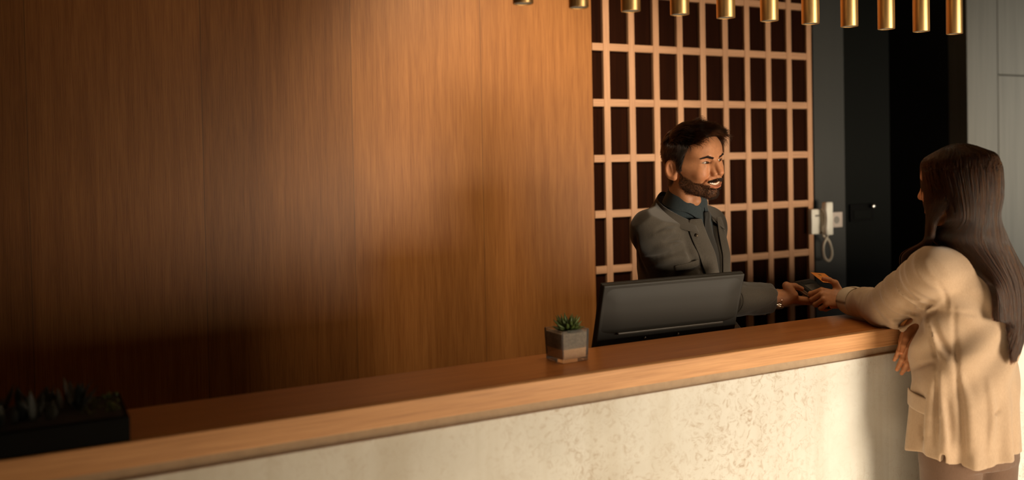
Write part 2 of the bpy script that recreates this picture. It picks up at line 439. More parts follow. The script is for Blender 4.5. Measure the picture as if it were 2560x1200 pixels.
# ------------------------------------------------------------------ dark trough planter on the near left end of the counter
tp = thing('trough_planter', 'low black planter box with dim grey green leaves on the counter end', 'plant', (-.28, .13, CT))
bm = box(bmesh.new(), -1.0, .165, .004, .222, CT+.0004, CT+.049, .002)
t2 = bmesh.new(); part('trough', bm, M['plate_black'], tp)
part('soil', box(bmesh.new(), -.99, .155, .014, .212, CT+.046, CT+.0505), M['void'], tp)
bm = bmesh.new(); rr = random.Random(11)
for k in range(95):
    x = rr.uniform(-.95, .08) if k > 40 else rr.uniform(-.12, .085); y = rr.uniform(.05, .2)
    a = rr.uniform(0, 6.28); e = math.radians(rr.uniform(45, 88))
    leaf(bm, (x, y, CT+.049), (math.cos(a)*math.cos(e), math.sin(a)*math.cos(e), math.sin(e)), rr.uniform(.03, .062), rr.uniform(.014, .024), .003, .3)
part('leaves', bm, M['leaf_grey'], tp, True)
bm = bmesh.new(); rr = random.Random(5)
for k in range(60):
    x = rr.uniform(.085, .158); y = rr.uniform(.06, .21); a = rr.uniform(0, 6.28); e = math.radians(rr.uniform(30, 80))
    leaf(bm, (x, y, CT+.049), (math.cos(a)*math.cos(e), math.sin(a)*math.cos(e), math.sin(e)), rr.uniform(.008, .014), .005, .002, .3)
part('moss', bm, M['leaf'], tp, True)

# ------------------------------------------------------------------ intercom, socket and lock plate on the charcoal wall
M['white_pl'] = mat('white_plastic', (.78,.76,.68), .4)
M['warm_pl'] = mat('cream_plastic', (.66,.60,.50), .45)
M['pink_pl'] = mat('socket_plastic', (.56,.48,.42), .5)
M['grey_pl'] = mat('grey_plastic', (.25,.23,.2), .5)
ic = thing('intercom', 'white wall intercom with handset and coiled cord beside the lattice rack', 'intercom', (3.54, WY-.005, 1.345))
part('base', box(bmesh.new(), 3.454, 3.545, WY-.034, WY-.0045, 1.286, 1.412, .006, 3), M['white_pl'], ic)
part('nameplate', box(bmesh.new(), 3.476, 3.506, WY-.0355, WY-.033, 1.374, 1.384), M['grey_pl'], ic)
part('cradle', box(bmesh.new(), 3.512, 3.543, WY-.050, WY-.03, 1.30, 1.40, .004), M['warm_pl'], ic)
def roundbar(bm, sections):
    """rounded rectangular bar: list of (z, cx, cy, wx, wy)"""
    n = 20; rings = []
    for z, cx_, cy_, wx, wy in sections:
        r = []
        for k in range(n):
            a = 2*math.pi*k/n; c, s = math.cos(a), math.sin(a)
            r.append(bm.verts.new((cx_+wx*math.copysign(abs(c)**.5, c), cy_+wy*math.copysign(abs(s)**.5, s), z)))
        rings.append(r)
    for a, b in zip(rings, rings[1:]):
        for i in range(n): bm.faces.new((a[i], a[(i+1) % n], b[(i+1) % n], b[i]))
    bm.faces.new(rings[0][::-1]); bm.faces.new(rings[-1]); return bm
hx, hy = 3.529, WY-.066
hs = roundbar(bmesh.new(), [(1.283, hx, hy, .021, .014), (1.287, hx, hy, .024, .018), (1.32, hx, hy+.003, .025, .020), (1.335, hx, hy-.003, .022, .013), (1.365, hx, hy-.006, .021, .012), (1.395, hx, hy-.003, .022, .013), (1.408, hx, hy+.003, .025, .020), (1.443, hx, hy+.001, .024, .018), (1.447, hx, hy, .021, .014)])
part('handset', hs, M['white_pl'], ic, True)
# coiled cord: a helix along a hanging loop
path = spline([(3.538, WY-.062, 1.284), (3.532, WY-.05, 1.262), (3.521, WY-.045, 1.235), (3.517, WY-.045, 1.20), (3.528, WY-.045, 1.165), (3.554, WY-.045, 1.150), (3.574, WY-.045, 1.172), (3.574, WY-.045, 1.205), (3.562, WY-.045, 1.24), (3.544, WY-.045, 1.262), (3.528, WY-.04, 1.275), (3.522, WY-.035, 1.288)], 44)
hel = []
for i, p in enumerate(path):
    tdir = (path[min(i+1, len(path)-1)]-path[max(i-1, 0)]).normalized(); n1 = Vector((0,1,0)); n2 = tdir.cross(n1).normalized(); n1 = n2.cross(tdir)
    a = i*1.05; env = min(1, i/40, (len(path)-1-i)/40)*.0055
    hel.append(p+n1*math.cos(a)*env+n2*math.sin(a)*env)
part('cord', tube(bmesh.new(), hel, .0019, 6), M['warm_pl'], ic, True)
sk = thing('wall_socket', 'small cream socket plate right behind the intercom handset', 'socket', (3.668, WY+.01, 1.348))
part('plate', box(bmesh.new(), 3.632, 3.705, WY+.001, WY+.0105, 1.310, 1.388, .003), M['pink_pl'], sk)
part('well', lathe(bmesh.new(), [(0, 0), (.019, 0), (.019, .004), (0, .004)], 24, (3.662, WY-.0005, 1.348), (0, 1, 0)), M['grey_pl'], sk)
lk = obj('lock_plate', box(bmesh.new(), 3.762, 3.935, WY+.002, WY+.0125, 1.333, 1.423, .002), M['plate_black'], door)
obj('inset', box(bmesh.new(), 3.785, 3.905, WY-.001, WY+.004, 1.345, 1.392, .002), M['dark_door'], lk)
kb = lathe(bmesh.new(), [(0, 0), (.009, .0005), (.0125, .004), (.0125, .012), (.008, .016), (.008, .03), (0, .03)], 24, (3.910, WY-.026, 1.409), (0, 1, 0))
obj('knob', kb, mat('polished_steel', (.78,.76,.72), .22, 1.0), lk, True)['label'] = 'small silver knob'
# small black pen cup edge at the right end of the counter
pn = obj('pen', tube(bmesh.new(), [(3.20, .13, CT+.0065), (3.335, .10, CT+.0065)], [.0055, .0055], 12), M['black'], None, True)
tag(pn, 'black pen lying at the far right end of the counter', 'pen')

# ------------------------------------------------------------------ smooth solid modelling: signed distances on a grid -> one closed mesh
V3 = lambda *a: np.array(a, float)
class Grid:
    def __init__(s, lo, hi, h):
        s.lo = np.array(lo, float); s.h = h
        n = np.ceil((np.array(hi)-s.lo)/h).astype(int)+1; s.n = n
        ax = [(s.lo[i]+h*np.arange(n[i])).astype(np.float32) for i in range(3)]
        s.X, s.Y, s.Z = ax[0][:, None, None], ax[1][None, :, None], ax[2][None, None, :]
        s.P = (s.X, s.Y, s.Z)
def smin(a, b, k):
    h = np.maximum(k-np.abs(a-b), 0)/k
    return np.minimum(a, b)-h*h*k*.25
def smax(a, b, k): return -smin(-a, -b, k)
def cap(P, a, b, ra, rb=None):
    """tapered capsule"""
    rb = ra if rb is None else rb
    a = np.asarray(a, float); d = np.asarray(b, float)-a; L = float(d@d)+1e-12
    x, y, z = P[0]-a[0], P[1]-a[1], P[2]-a[2]
    t = np.clip((x*d[0]+y*d[1]+z*d[2])/L, 0, 1)
    return np.sqrt((x-t*d[0])**2+(y-t*d[1])**2+(z-t*d[2])**2)-(ra+(rb-ra)*t)
def chain(P, pts, rad, k=.01):
    D = None
    for i in range(len(pts)-1):
        d = cap(P, pts[i], pts[i+1], rad[i], rad[i+1]); D = d if D is None else (smin(D, d, k) if k else np.minimum(D, d))
    return D
def ell(P, c, r, R=None):
    x, y, z = P[0]-c[0], P[1]-c[1], P[2]-c[2]
    if R is not None: x, y, z = (R[0][0]*x+R[0][1]*y+R[0][2]*z, R[1][0]*x+R[1][1]*y+R[1][2]*z, R[2][0]*x+R[2][1]*y+R[2][2]*z)
    k0 = np.sqrt((x/r[0])**2+(y/r[1])**2+(z/r[2])**2); k1 = np.sqrt((x/r[0]**2)**2+(y/r[1]**2)**2+(z/r[2]**2)**2)
    return k0*(k0-1)/np.maximum(k1, 1e-6)
def sph(P, c, r): return np.sqrt((P[0]-c[0])**2+(P[1]-c[1])**2+(P[2]-c[2])**2)-r
def nets(F, g):
    """surface nets: one vertex per mixed cell, one quad per crossed edge"""
    I = F < 0; n = np.array(F.shape)-1
    cnt = np.zeros(n, np.int8)
    for a in (0, 1):
        for b in (0, 1):
            for c in (0, 1): cnt += I[a:a+n[0], b:b+n[1], c:c+n[2]]
    mixed = (cnt > 0) & (cnt < 8); idx = -np.ones(n, np.int64); ijk = np.argwhere(mixed); idx[mixed] = np.arange(len(ijk))
    acc = np.zeros((len(ijk), 3)); num = np.zeros(len(ijk)); corners = [(a, b, c) for a in (0, 1) for b in (0, 1) for c in (0, 1)]
    for p in corners:
        for ax in range(3):
            if p[ax]: continue
            q = list(p); q[ax] = 1
            f0 = F[tuple((ijk+p).T)]; f1 = F[tuple((ijk+q).T)]; cr = (f0 < 0) != (f1 < 0)
            t = np.where(cr, f0/np.where(cr, f0-f1, 1), 0)
            pos = np.array(p, float)[None]+np.zeros((len(ijk), 3)); pos[:, ax] = t
            acc += pos*cr[:, None]; num += cr
    V = g.lo+g.h*(ijk+acc/num[:, None]); Q = []
    for ax in range(3):
        b, c = (ax+1) % 3, (ax+2) % 3
        s0 = [slice(None)]*3; s1 = [slice(None)]*3; s0[ax] = slice(0, -1); s1[ax] = slice(1, None)
        cr = I[tuple(s0)] != I[tuple(s1)]; e = np.argwhere(cr)
        e = e[(e[:, b] > 0) & (e[:, c] > 0) & (e[:, b] < n[b]) & (e[:, c] < n[c])]
        fl = I[tuple(e.T)]; o = np.zeros(3, int); ob = o.copy(); ob[b] = 1; oc = o.copy(); oc[c] = 1
        q = np.stack([idx[tuple((e-ob-oc).T)], idx[tuple((e-oc).T)], idx[tuple(e.T)], idx[tuple((e-ob).T)]], 1)
        q[~fl] = q[~fl][:, ::-1]; Q.append(q)
    return V, np.concatenate(Q)
def relax(V, Q, it=2, lam=.5):
    E = np.concatenate([Q[:, [i, (i+1) % 4]] for i in range(4)]); n = len(V)
    deg = np.bincount(E[:, 0], minlength=n)+np.bincount(E[:, 1], minlength=n)
    for _ in range(it):
        S_ = np.stack([np.bincount(E[:, 0], V[E[:, 1], k], n)+np.bincount(E[:, 1], V[E[:, 0], k], n) for k in range(3)], 1)
        V = V+lam*(S_/np.maximum(deg, 1)[:, None]-V)
    return V
def vmesh(name, V, Q, material=None, parent=None, col=None):
    me = bpy.data.meshes.new(name)
    me.vertices.add(len(V)); me.vertices.foreach_set('co', np.asarray(V, np.float32).ravel())
    me.loops.add(Q.size); me.loops.foreach_set('vertex_index', Q.astype(np.int32).ravel())
    me.polygons.add(len(Q)); me.polygons.foreach_set('loop_start', np.arange(0, Q.size, Q.shape[1], dtype=np.int32))
    me.polygons.foreach_set('use_smooth', np.ones(len(Q), bool)); me.update(calc_edges=True); me.validate()
    if col is not None:
        at = me.color_attributes.new('tone', 'FLOAT_COLOR', 'POINT'); c = np.ones((len(V), 4), np.float32); c[:, :3] = col; at.data.foreach_set('color', c.ravel())
    return link(name, me, material, parent)
def join(parts):
    Vs, Qs, Cs, o = [], [], [], 0
    for V, Q, c in parts: Vs.append(V); Qs.append(Q+o); Cs.append(c); o += len(V)
    return np.concatenate(Vs), np.concatenate(Qs), np.concatenate(Cs)
def sstep(x, a, b):
    t = np.clip((x-a)/(b-a), 0, 1); return t*t*(3-2*t)
_vn = RNG.random((32, 32, 32))
def vnoise(P):
    """smooth 3-D value noise, P (N,3) or broadcast arrays"""
    x, y, z = P; out = 0
    f = [np.floor(v) for v in (x, y, z)]; t = [v-w_ for v, w_ in zip((x, y, z), f)]; t = [u*u*(3-2*u) for u in t]; f = [w_.astype(int) for w_ in f]
    for a in (0, 1):
        for b in (0, 1):
            for c in (0, 1):
                w_ = (t[0] if a else 1-t[0])*(t[1] if b else 1-t[1])*(t[2] if c else 1-t[2])
                out = out+w_*_vn[(f[0]+a) % 32, (f[1]+b) % 32, (f[2]+c) % 32]
    return out
def euler(a, b, c):
    """yaw about z, pitch about x, roll about y"""
    return np.array((Matrix.Rotation(a, 3, 'Z') @ Matrix.Rotation(b, 3, 'X') @ Matrix.Rotation(c, 3, 'Y')))
def hair_obj(name, strands, r0, material, parent, taper=.25):
    """strands: list of (n,3) arrays -> one hair curves object"""
    hc = bpy.data.hair_curves.new(name); hc.add_curves([len(s_) for s_ in strands])
    pts = np.concatenate(strands).astype(np.float32)
    hc.attributes['position'].data.foreach_set('vector', pts.ravel()) if 'position' in hc.attributes else hc.points.foreach_set('position', pts.ravel())
    ra = hc.attributes.get('radius') or hc.attributes.new('radius', 'FLOAT', 'POINT')
    rr_ = np.concatenate([r0*(1-(1-taper)*np.linspace(0, 1, len(s_))**1.5) for s_ in strands]).astype(np.float32)
    ra.data.foreach_set('value', rr_); hc.materials.append(material)
    o = bpy.data.objects.new(name, hc); COL.objects.link(o)
    if parent: o.parent = parent
    return o

# skin reads its tone (lips, stubble, brows, nails) from a colour attribute
def skinmat(nt, b):
    h = NT(nt); a = h.n('ShaderNodeAttribute', attribute_name='tone'); n = h.noise(h.coord(), 90, 4)
    h.l(h.mix(a.outputs['Color'], h.ramp(n, [(.3, (.90,.88,.86)), (.7, (1.06,1.05,1.04))]), 1.0, 'MULTIPLY'), b.inputs['Base Color'])
    h.bump(b, h.noise(h.coord(), 700, 3), .12, .001)
M['skin'] = mat('skin', (.5,.25,.13), .48, build=skinmat, spec=.35, Subsurface_Weight=.12, Subsurface_Scale=.008)
M['skin'].node_tree.nodes['Principled BSDF'].inputs['Subsurface Radius'].default_value = (1, .35, .18)
M['eye_white'] = mat('eye_white', (.42,.35,.29), .15)
M['iris'] = mat('dark_iris', (.035,.016,.007), .08)
M['teeth'] = mat('teeth', (.80,.74,.64), .2)
def hairmat(name, a, c, rough=.35):
    m = bpy.data.materials.new(name); m.use_nodes = True; h = NT(m.node_tree); m.node_tree.nodes.remove(m.node_tree.nodes['Principled BSDF'])
    b = h.n('ShaderNodeBsdfHairPrincipled'); b.model = 'CHIANG'; b.parametrization = 'COLOR'
    hi = h.n('ShaderNodeHairInfo'); h.l(h.ramp(hi.outputs['Random'], [(0, a), (1, c)]), b.inputs['Color'])
    b.inputs['Roughness'].default_value = rough; b.inputs['Radial Roughness'].default_value = .45; b.inputs['Random Roughness'].default_value = .2; b.inputs['IOR'].default_value = 1.40
    h.l(b.outputs[0], m.node_tree.nodes['Material Output'].inputs['Surface']); return m
M['hair_man'] = hairmat('short_dark_hair', (.004,.002,.0011), (.014,.0065,.003))
M['beard'] = hairmat('beard_hair', (.0022,.0011,.0006), (.011,.005,.0022), .4)
M['scalp'] = mat('hair_base', (.012,.007,.004), .7)

def head_shape(g, male=True, ear_k=.004, opening=.0038):
    P = (np.abs(g.X), g.Y, g.Z); T = g.P
    D = ell(T, (0,-.004,.046), (.0765,.098,.087))
    D = smin(D, ell(T, (0,.034,-.022), (.060,.060,.072)), .035)
    D = smin(D, ell(T, (0,.062,.055), (.058,.036,.045)), .03)                    # forehead
    jr = .019 if male else .016
    D = smin(D, cap(P, (.052,.006,-.048), (.013,.074,-.083), jr-.001, .014), .022)   # jaw line
    D = smin(D, sph(T, (0,.078,-.082), .0165), .016)                             # chin
    D = smin(D, cap(P, (.062,.02,.005), (.040,.068,-.004), .014, .019), .022)    # cheek bone
    D = smin(D, ell(P, (.036,.070,-.022), (.020,.020,.018)), .018)               # smiling cheek
    D = smin(D, chain(P, [(0,.087,.036), (.020,.0875,.040), (.042,.075,.037)], [.0105, .0115, .009], .01), .014)   # brow ridge
    D = smax(D, -ell(P, (.033,.100,.021), (.019,.016,.0105)), .012)              # eye sockets
    D = smin(D, chain(T, [(0,.090,.032), (0,.1075,.012), (0,.1205,-.012)], [.0075, .0090, .0108], .008), .010)     # nose
    D = smin(D, ell(P, (.0130,.1045,-.0165), (.0080,.0115,.0085)), .006)
    D = smax(D, -ell(P, (.0065,.1085,-.0262), (.0038,.0050,.0040)), .003)
    D = smin(D, ell(P, (.0315,.0775,.0215), (.0180,.0158,.0142)), .004)          # closed lids, opened below
    D = smin(D, chain(P, [(.019,.084,.0135), (.033,.087,.0095), (.046,.078,.0125)], [.004,.005,.004], .004), .008)  # lower lid bag
    D = smin(D, cap(P, (.018,.087,.0295), (.044,.080,.0305), .0035, .0045), .008)      # fold above the lid
    u = (P[0]-.0318)/.0158; zc = .0208+.10*(P[0]-.0318)-.002*u*u; hh = opening*np.clip(1-u*u, 0, 1)**.8-.0004
    D = smax(D, -np.maximum(np.abs(g.Z-zc)-hh, .080-g.Y), .0012)                 # almond eye opening
    D = smax(D, -sph(P, (.0315,.0775,.0215), .0133), .0008)                      # room for the eyeball
    for k in range(3):                                                           # crow's feet
        D = smax(D, -cap(P, (.0500,.0735-.001*k,.0205-.004*k), (.0600,.061-.002*k,.0235-.0085*k), .0012, .0005), .004) if male else D
    # mouth: a smile with raised corners
    mp = [(0,.103,-.0520), (.013,.1010,-.0502), (.025,.0940,-.0448), (.034,.083,-.0385)]
    D = smin(D, ell(T, (0,.080,-.045), (.038,.026,.024)), .014)
    D = smin(D, chain(P, [(x, y+.001, z+.0065) for x, y, z in mp], [.0050,.0048,.0038,.0020], .004), .006)
    D = smin(D, chain(P, [(x*.92, y, z-.0078) for x, y, z in mp], [.0064,.0060,.0044,.0018], .004), .006)
    D = smax(D, -chain(P, [(x, y+.004, z-.0005) for x, y, z in mp], [.0075,.0070,.0046,.0004], 0), .002)
    D = smin(D, cap(P, (.007,.094,.012), (.010,.099,-.008), .0085, .0085), .010)
    D = smax(D, -chain(P, [(.0225,.0985,-.020), (.033,.0915,-.031), (.0415,.081,-.044)], [.0012,.0024,.0014], 0), .007)   # nose to mouth fold
    # ears
    R = euler(math.radians(30), 0, math.radians(-6)).T
    E = ell(P, (.083,-.015,-.003), (.0085,.0222,.0335), R)
    E = smin(E, ell(P, (.0795,-.006,-.028), (.008,.010,.011)), .008)
    E = smax(E, -ell(P, (.0905,-.0095,.000), (.0088,.0150,.0235), R), .004)
    E = smin(E, cap(P, (.080,-.012,-.012), (.084,-.016,.012), .003, .0035), .004)
    D = smin(D, E if male else smax(E, P[0]-.0805, .004)+.002, ear_k)
    return D
def head_tone(V, base, male=True):
    x, y, z = np.abs(V[:, 0]), V[:, 1], V[:, 2]; c = np.tile(np.array(base), (len(V), 1))
    def blend(mask, col): 
        nonlocal c; c = c*(1-mask[:, None])+np.array(col)*mask[:, None]
    warm = np.exp(-(((x-.036)/.02)**2+((y-.08)/.03)**2+((z+.02)/.02)**2))+np.exp(-((x/.013)**2+((y-.115)/.02)**2+((z+.012)/.013)**2))+.6*sstep(x, .074, .082)
    blend(np.clip(warm, 0, 1)*.45, np.array(base)*(1.08,.80,.68))
    lip = sstep(.0048-np.abs(z+.0605-9.5*x*x*.9), 0, .003)*sstep(y, .084, .090)*sstep(.028-x, 0, .006)
    blend(lip*.8, (.42,.13,.075))
    mouth = sstep(.0050-np.abs(z+.0510-11.0*x*x), 0, .0015)*sstep(.030-x, 0, .004)*sstep(y, .07, .08)*sstep(.101-y+0*x, 0, .004)
    blend(mouth, (.10,.025,.016))
    if male:
        nz = vnoise((V[:, 0]*420, V[:, 1]*420, V[:, 2]*420))
        blend(np.clip(beard_mask(V)*(.80+.3*(nz-.5)), 0, 1)*.86, (.050,.025,.012))
    u = (x-.0318)/.0158; zt = .0208+.10*(x-.0318)-.002*u*u+.0038*np.clip(1-u*u, 0, 1)**.8
    blend(sstep(.0016-np.abs(z-zt-.0003), 0, .001)*sstep(1.06-np.abs(u), 0, .1)*sstep(y, .074, .082)*.8, (.05,.022,.012))
    return c
def beard_mask(V):
    x, y, z = np.abs(V[:, 0]), V[:, 1], V[:, 2]
    edge = -.022-.36*np.clip(y-.02, 0, .1)+1.6*np.clip(.020-y, 0, .03)           # cheek line rises toward the sideburn
    m_ = sstep(edge-z, -.004, .012)*sstep(y, -.006, .006)
    m_ *= sstep(z+.25*np.clip(.06-y, 0, .1)*-1, -.108, -.098)*sstep(.073-x-.5*np.clip(y-.02, 0, 1), -.001, .003)*sstep(y, .000, .008)
    # moustache and the clear area round the lips
    mo_ = sstep(.0050-np.abs(z+.0375+.10*x), 0, .002)*sstep(y, .080, .088)*sstep(.034-x, 0, .005)
    lips = sstep(.0115-np.abs(z+.0560-9*x*x), 0, .003)*sstep(.0285-x, 0, .005)*sstep(y, .075, .084)
    soul = sstep(.006-x, 0, .003)*sstep(.004-np.abs(z+.0735), 0, .002)
    bare = sstep(.017-x, 0, .006)*sstep(.006-np.abs(z+.0690), 0, .003)*sstep(y, .08, .085)*.55
    m_ = m_*(1-lips)*(1-bare); return np.clip(np.maximum(np.maximum(m_, mo_), soul*.7*sstep(y, .08, .085)), 0, 1)

# ------------------------------------------------------------------ the man behind the counter
SKIN_M = (.47,.215,.105)
man = thing('person', 'person in a grey suit jacket behind the counter, holding out a card terminal', 'person', (2.0, .60, 0))
HM = euler(math.radians(188), math.radians(-5), math.radians(7)); HP = V3(1.934, .455, 1.659)
NB = V3(1.955, .525, 1.50)                                                     # base of the neck
to_w = lambda V: V@HM.T+HP
def scalp_mask(V, s=.006):
    x, y, z = np.abs(V[:, 0]), V[:, 1], V[:, 2]
    yf = np.interp(z, [-.02,.0,.03,.05,.065,.078,.09,.10,.108], [.022,.026,.031,.038,.044,.052,.070,.084,.2])
    zl = np.interp(y, [-.05,-.034,-.030,.004,.008,.03], [-.062,-.05,.034,.034,-.008,-.006])
    return sstep(yf-y, -s*.5, s*.5)*sstep(z-zl, -s*.5, s*.5)*sstep(.0805-x, -.002, .001)
def ell_normal(p):
    n = np.stack([p[:, 0]/.078**2, (p[:, 1]+.004)/.1**2, (p[:, 2]-.04)/.09**2], 1); return n/np.linalg.norm(n, axis=1, keepdims=True)
def grow(roots, groom, length, steps, lift0, lift1, rng, wild=.12, normal=ell_normal):
    """vectorised strands that follow the head: groom is a function of (points, t)"""
    p = roots.copy(); out = [p.copy()]; L = length[:, None]/steps
    jit = rng.normal(0, wild, p.shape)
    for k in range(steps):
        t = k/(steps-1); n = normal(p); g_ = groom(p, t)+jit*(.4+t)
        g_ = g_-n*np.minimum((g_*n).sum(1, keepdims=True), 0)*1.0
        d = g_/np.linalg.norm(g_, axis=1, keepdims=True)+n*(lift0*(1-t)+lift1*t); d /= np.linalg.norm(d, axis=1, keepdims=True)
        p = p+d*L; out.append(p.copy())
    return list(np.stack(out, 1))

g = Grid((-.098,-.112,-.20), (.098,.142,.142), .0014)
nb = HM.T@(NB-HP)
D = head_shape(g)
ND = cap(g.P, (0,-.030,-.035), nb*.96, .054, .058)
ND = smin(ND, cap(g.P, (.045,-.02,-.03), (.018, nb[1]+.05, -.150), .013, .013), .02)     # neck cords
ND = smin(ND, cap(g.P, (-.045,-.02,-.03), (-.018, nb[1]+.05, -.150), .013, .013), .02)
ND = smin(ND, sph(g.P, (0,.012,-.118), .012), .02)
D = smin(D, ND, .018)
V, Q = nets(D, g); V = relax(V, Q, 1, .4)
col = head_tone(V, SKIN_M)
sm = scalp_mask(V); col = col*(1-sm[:, None])+np.array((.014,.008,.005))*sm[:, None]
HV = V; body_parts = [(to_w(V), Q, col)]
for s_, nm in ((1, 'right'), (-1, 'left')):
    c0 = V3(s_*.0315, .0775, .0215)
    bm = bmesh.new(); bmesh.ops.create_uvsphere(bm, u_segments=24, v_segments=16, radius=.0136); bmesh.ops.translate(bm, vec=Vector(to_w(c0)), verts=bm.verts)
    e = part('eye', bm, M['eye_white'], man, True)
    look = HM@(V3(-.10, 1, -.10)/math.hypot(1, .14)); ic_ = Vector(to_w(c0))+Vector(look)*.0114
    bm = lathe(bmesh.new(), [(0, .0029), (.0028, .0025), (.0052, .0012), (.0070, -.0006), (0, -.002)], 24, tuple(ic_), tuple(look)); bmesh.ops.translate(bm, vec=-(man.location), verts=bm.verts)
    i_ = obj('iris', bm, M['iris'], e, True)
    i_.matrix_parent_inverse = Matrix.Identity(4)
# upper teeth: one curved row with small gaps
bm = bmesh.new()
for k in range(-5, 5):
    x = (k+.5)*.0062; w_ = .00308
    yb = .1000-7.5*x*x; zt = -.0462+9.5*x*x; hh = .0090-abs(x)*.10
    t = bmesh.new(); box(t, -w_, w_, -.003, .0, -hh, 0, .0012, 3)
    t.transform(Matrix.Translation((x, yb, zt)) @ Matrix.Rotation(-math.atan(15*x), 4, 'Z')); merge(bm, t)
bm.transform(Matrix(HM.tolist()).to_4x4()); bmesh.ops.translate(bm, vec=Vector(HP), verts=bm.verts)
part('teeth', bm, M['teeth'], man, True)

rng = np.random.default_rng(21)
def pick(mask_vals, n, lo=.5):
    idx = np.flatnonzero(mask_vals > lo); return HV[rng.choice(idx, n)]+rng.normal(0, .0006, (n, 3))
r = pick(scalp_mask(HV), 13000, .6)
topw = sstep(r[:, 2], .055, .105)*sstep(r[:, 1], -.085, -.02)
Ln = (.013+.010*sstep(r[:, 2], .0, .06)+.026*topw+.012*topw*sstep(r[:, 1], .03, .09))*rng.uniform(.7, 1.15, len(r))
def groom(p, t):
    tw = (sstep(p[:, 2], .045, .11)*sstep(p[:, 1], -.09, -.02))[:, None]
    cl = np.stack([vnoise((p[:, 0]*45+k*9, p[:, 1]*45, p[:, 2]*45)) for k in range(3)], 1)-.5
    side = np.stack([0*p[:, 0], -.45+0*p[:, 0], -.9+0*p[:, 0]], 1)
    top = np.stack([-.35+0*p[:, 0]-p[:, 0]*2, .95+0*p[:, 0], .18-.4*t+0*p[:, 0]], 1)
    return side*(1-tw)+top*tw+cl*1.1*(.3+tw)
st = grow(r, groom, Ln, 7, .62, .02, rng, .07)
# the tuft that stands up over the forehead
r2 = pick(scalp_mask(HV)*(HV[:, 1] > .05)*(HV[:, 2] > .082), 900, .5)
st += grow(r2, lambda p, t: np.stack([-.25+.9*(vnoise((p[:, 0]*70, p[:, 1]*70, p[:, 2]*70))-.5), 1.0-.3*t+0*p[:, 0], .75-.7*t+0*p[:, 0]], 1), rng.uniform(.032, .052, 900), 7, .5, 0, rng, .10)
hair_obj('hair', [to_w(s_) -np.array(man.location) for s_ in st], .00042, M['hair_man'], man)
bmk = beard_mask(HV); r = np.concatenate([pick(bmk, 8500, .3), pick(bmk*(HV[:, 2] > -.043)*(HV[:, 1] > .080), 1800, .4)])
def bgroom(p, t):
    ms = (p[:, 2] > -.042)*(p[:, 1] > .085)
    return np.stack([np.sign(p[:, 0])*(.15+.7*ms), .15+0*p[:, 0], -.9+0*p[:, 0]], 1)
def face_normal(p):
    n = np.stack([p[:, 0]/.06**2, (p[:, 1]-.03)/.07**2, (p[:, 2]+.03)/.1**2], 1); return n/np.linalg.norm(n, axis=1, keepdims=True)
st = grow(r, bgroom, rng.uniform(.0025, .0050, len(r))*(1+.7*sstep(r[:, 1], .06, .09)*(r[:, 2] < -.06)), 3, .55, .25, rng, .25, face_normal)
hair_obj('beard', [to_w(s_)-np.array(man.location) for s_ in st], .00021, M['beard'], man)
# eyebrows
ax_ = np.abs(HV[:, 0]); zb = np.interp(ax_, [.012,.032,.050], [.0335,.0400,.0345])
bmask = (sstep(.0038-.05*(ax_-.012)-np.abs(HV[:, 2]-zb), 0, .001)*(ax_ > .0115)*(ax_ < .050)*(HV[:, 1] > .055))
roots = pick(bmask, 1000, .5)
st = grow(roots, lambda p, t: np.stack([np.sign(p[:, 0])*1.0, -.2-8*np.abs(p[:, 0]), .30-.6*t+0*p[:, 0]], 1), rng.uniform(.006, .009, 1000), 4, .35, .1, rng, .12, face_normal)
hair_obj('eyebrows', [to_w(q_)-np.array(man.location) for q_ in st], .00030, M['beard'], man)

MANBODY_SLOT = len(body_parts)

# ------------------------------------------------------------------ pixel helper for measured positions
def at_y(px, py, y):
    d = CR*((px-1280)/CAM_F)+CU*((443.12-py)/CAM_F)+CF
    return np.array(CAM_POS+d*((y-CAM_POS.y)/d.y))
def unit(v): v = np.asarray(v, float); return v/np.linalg.norm(v)

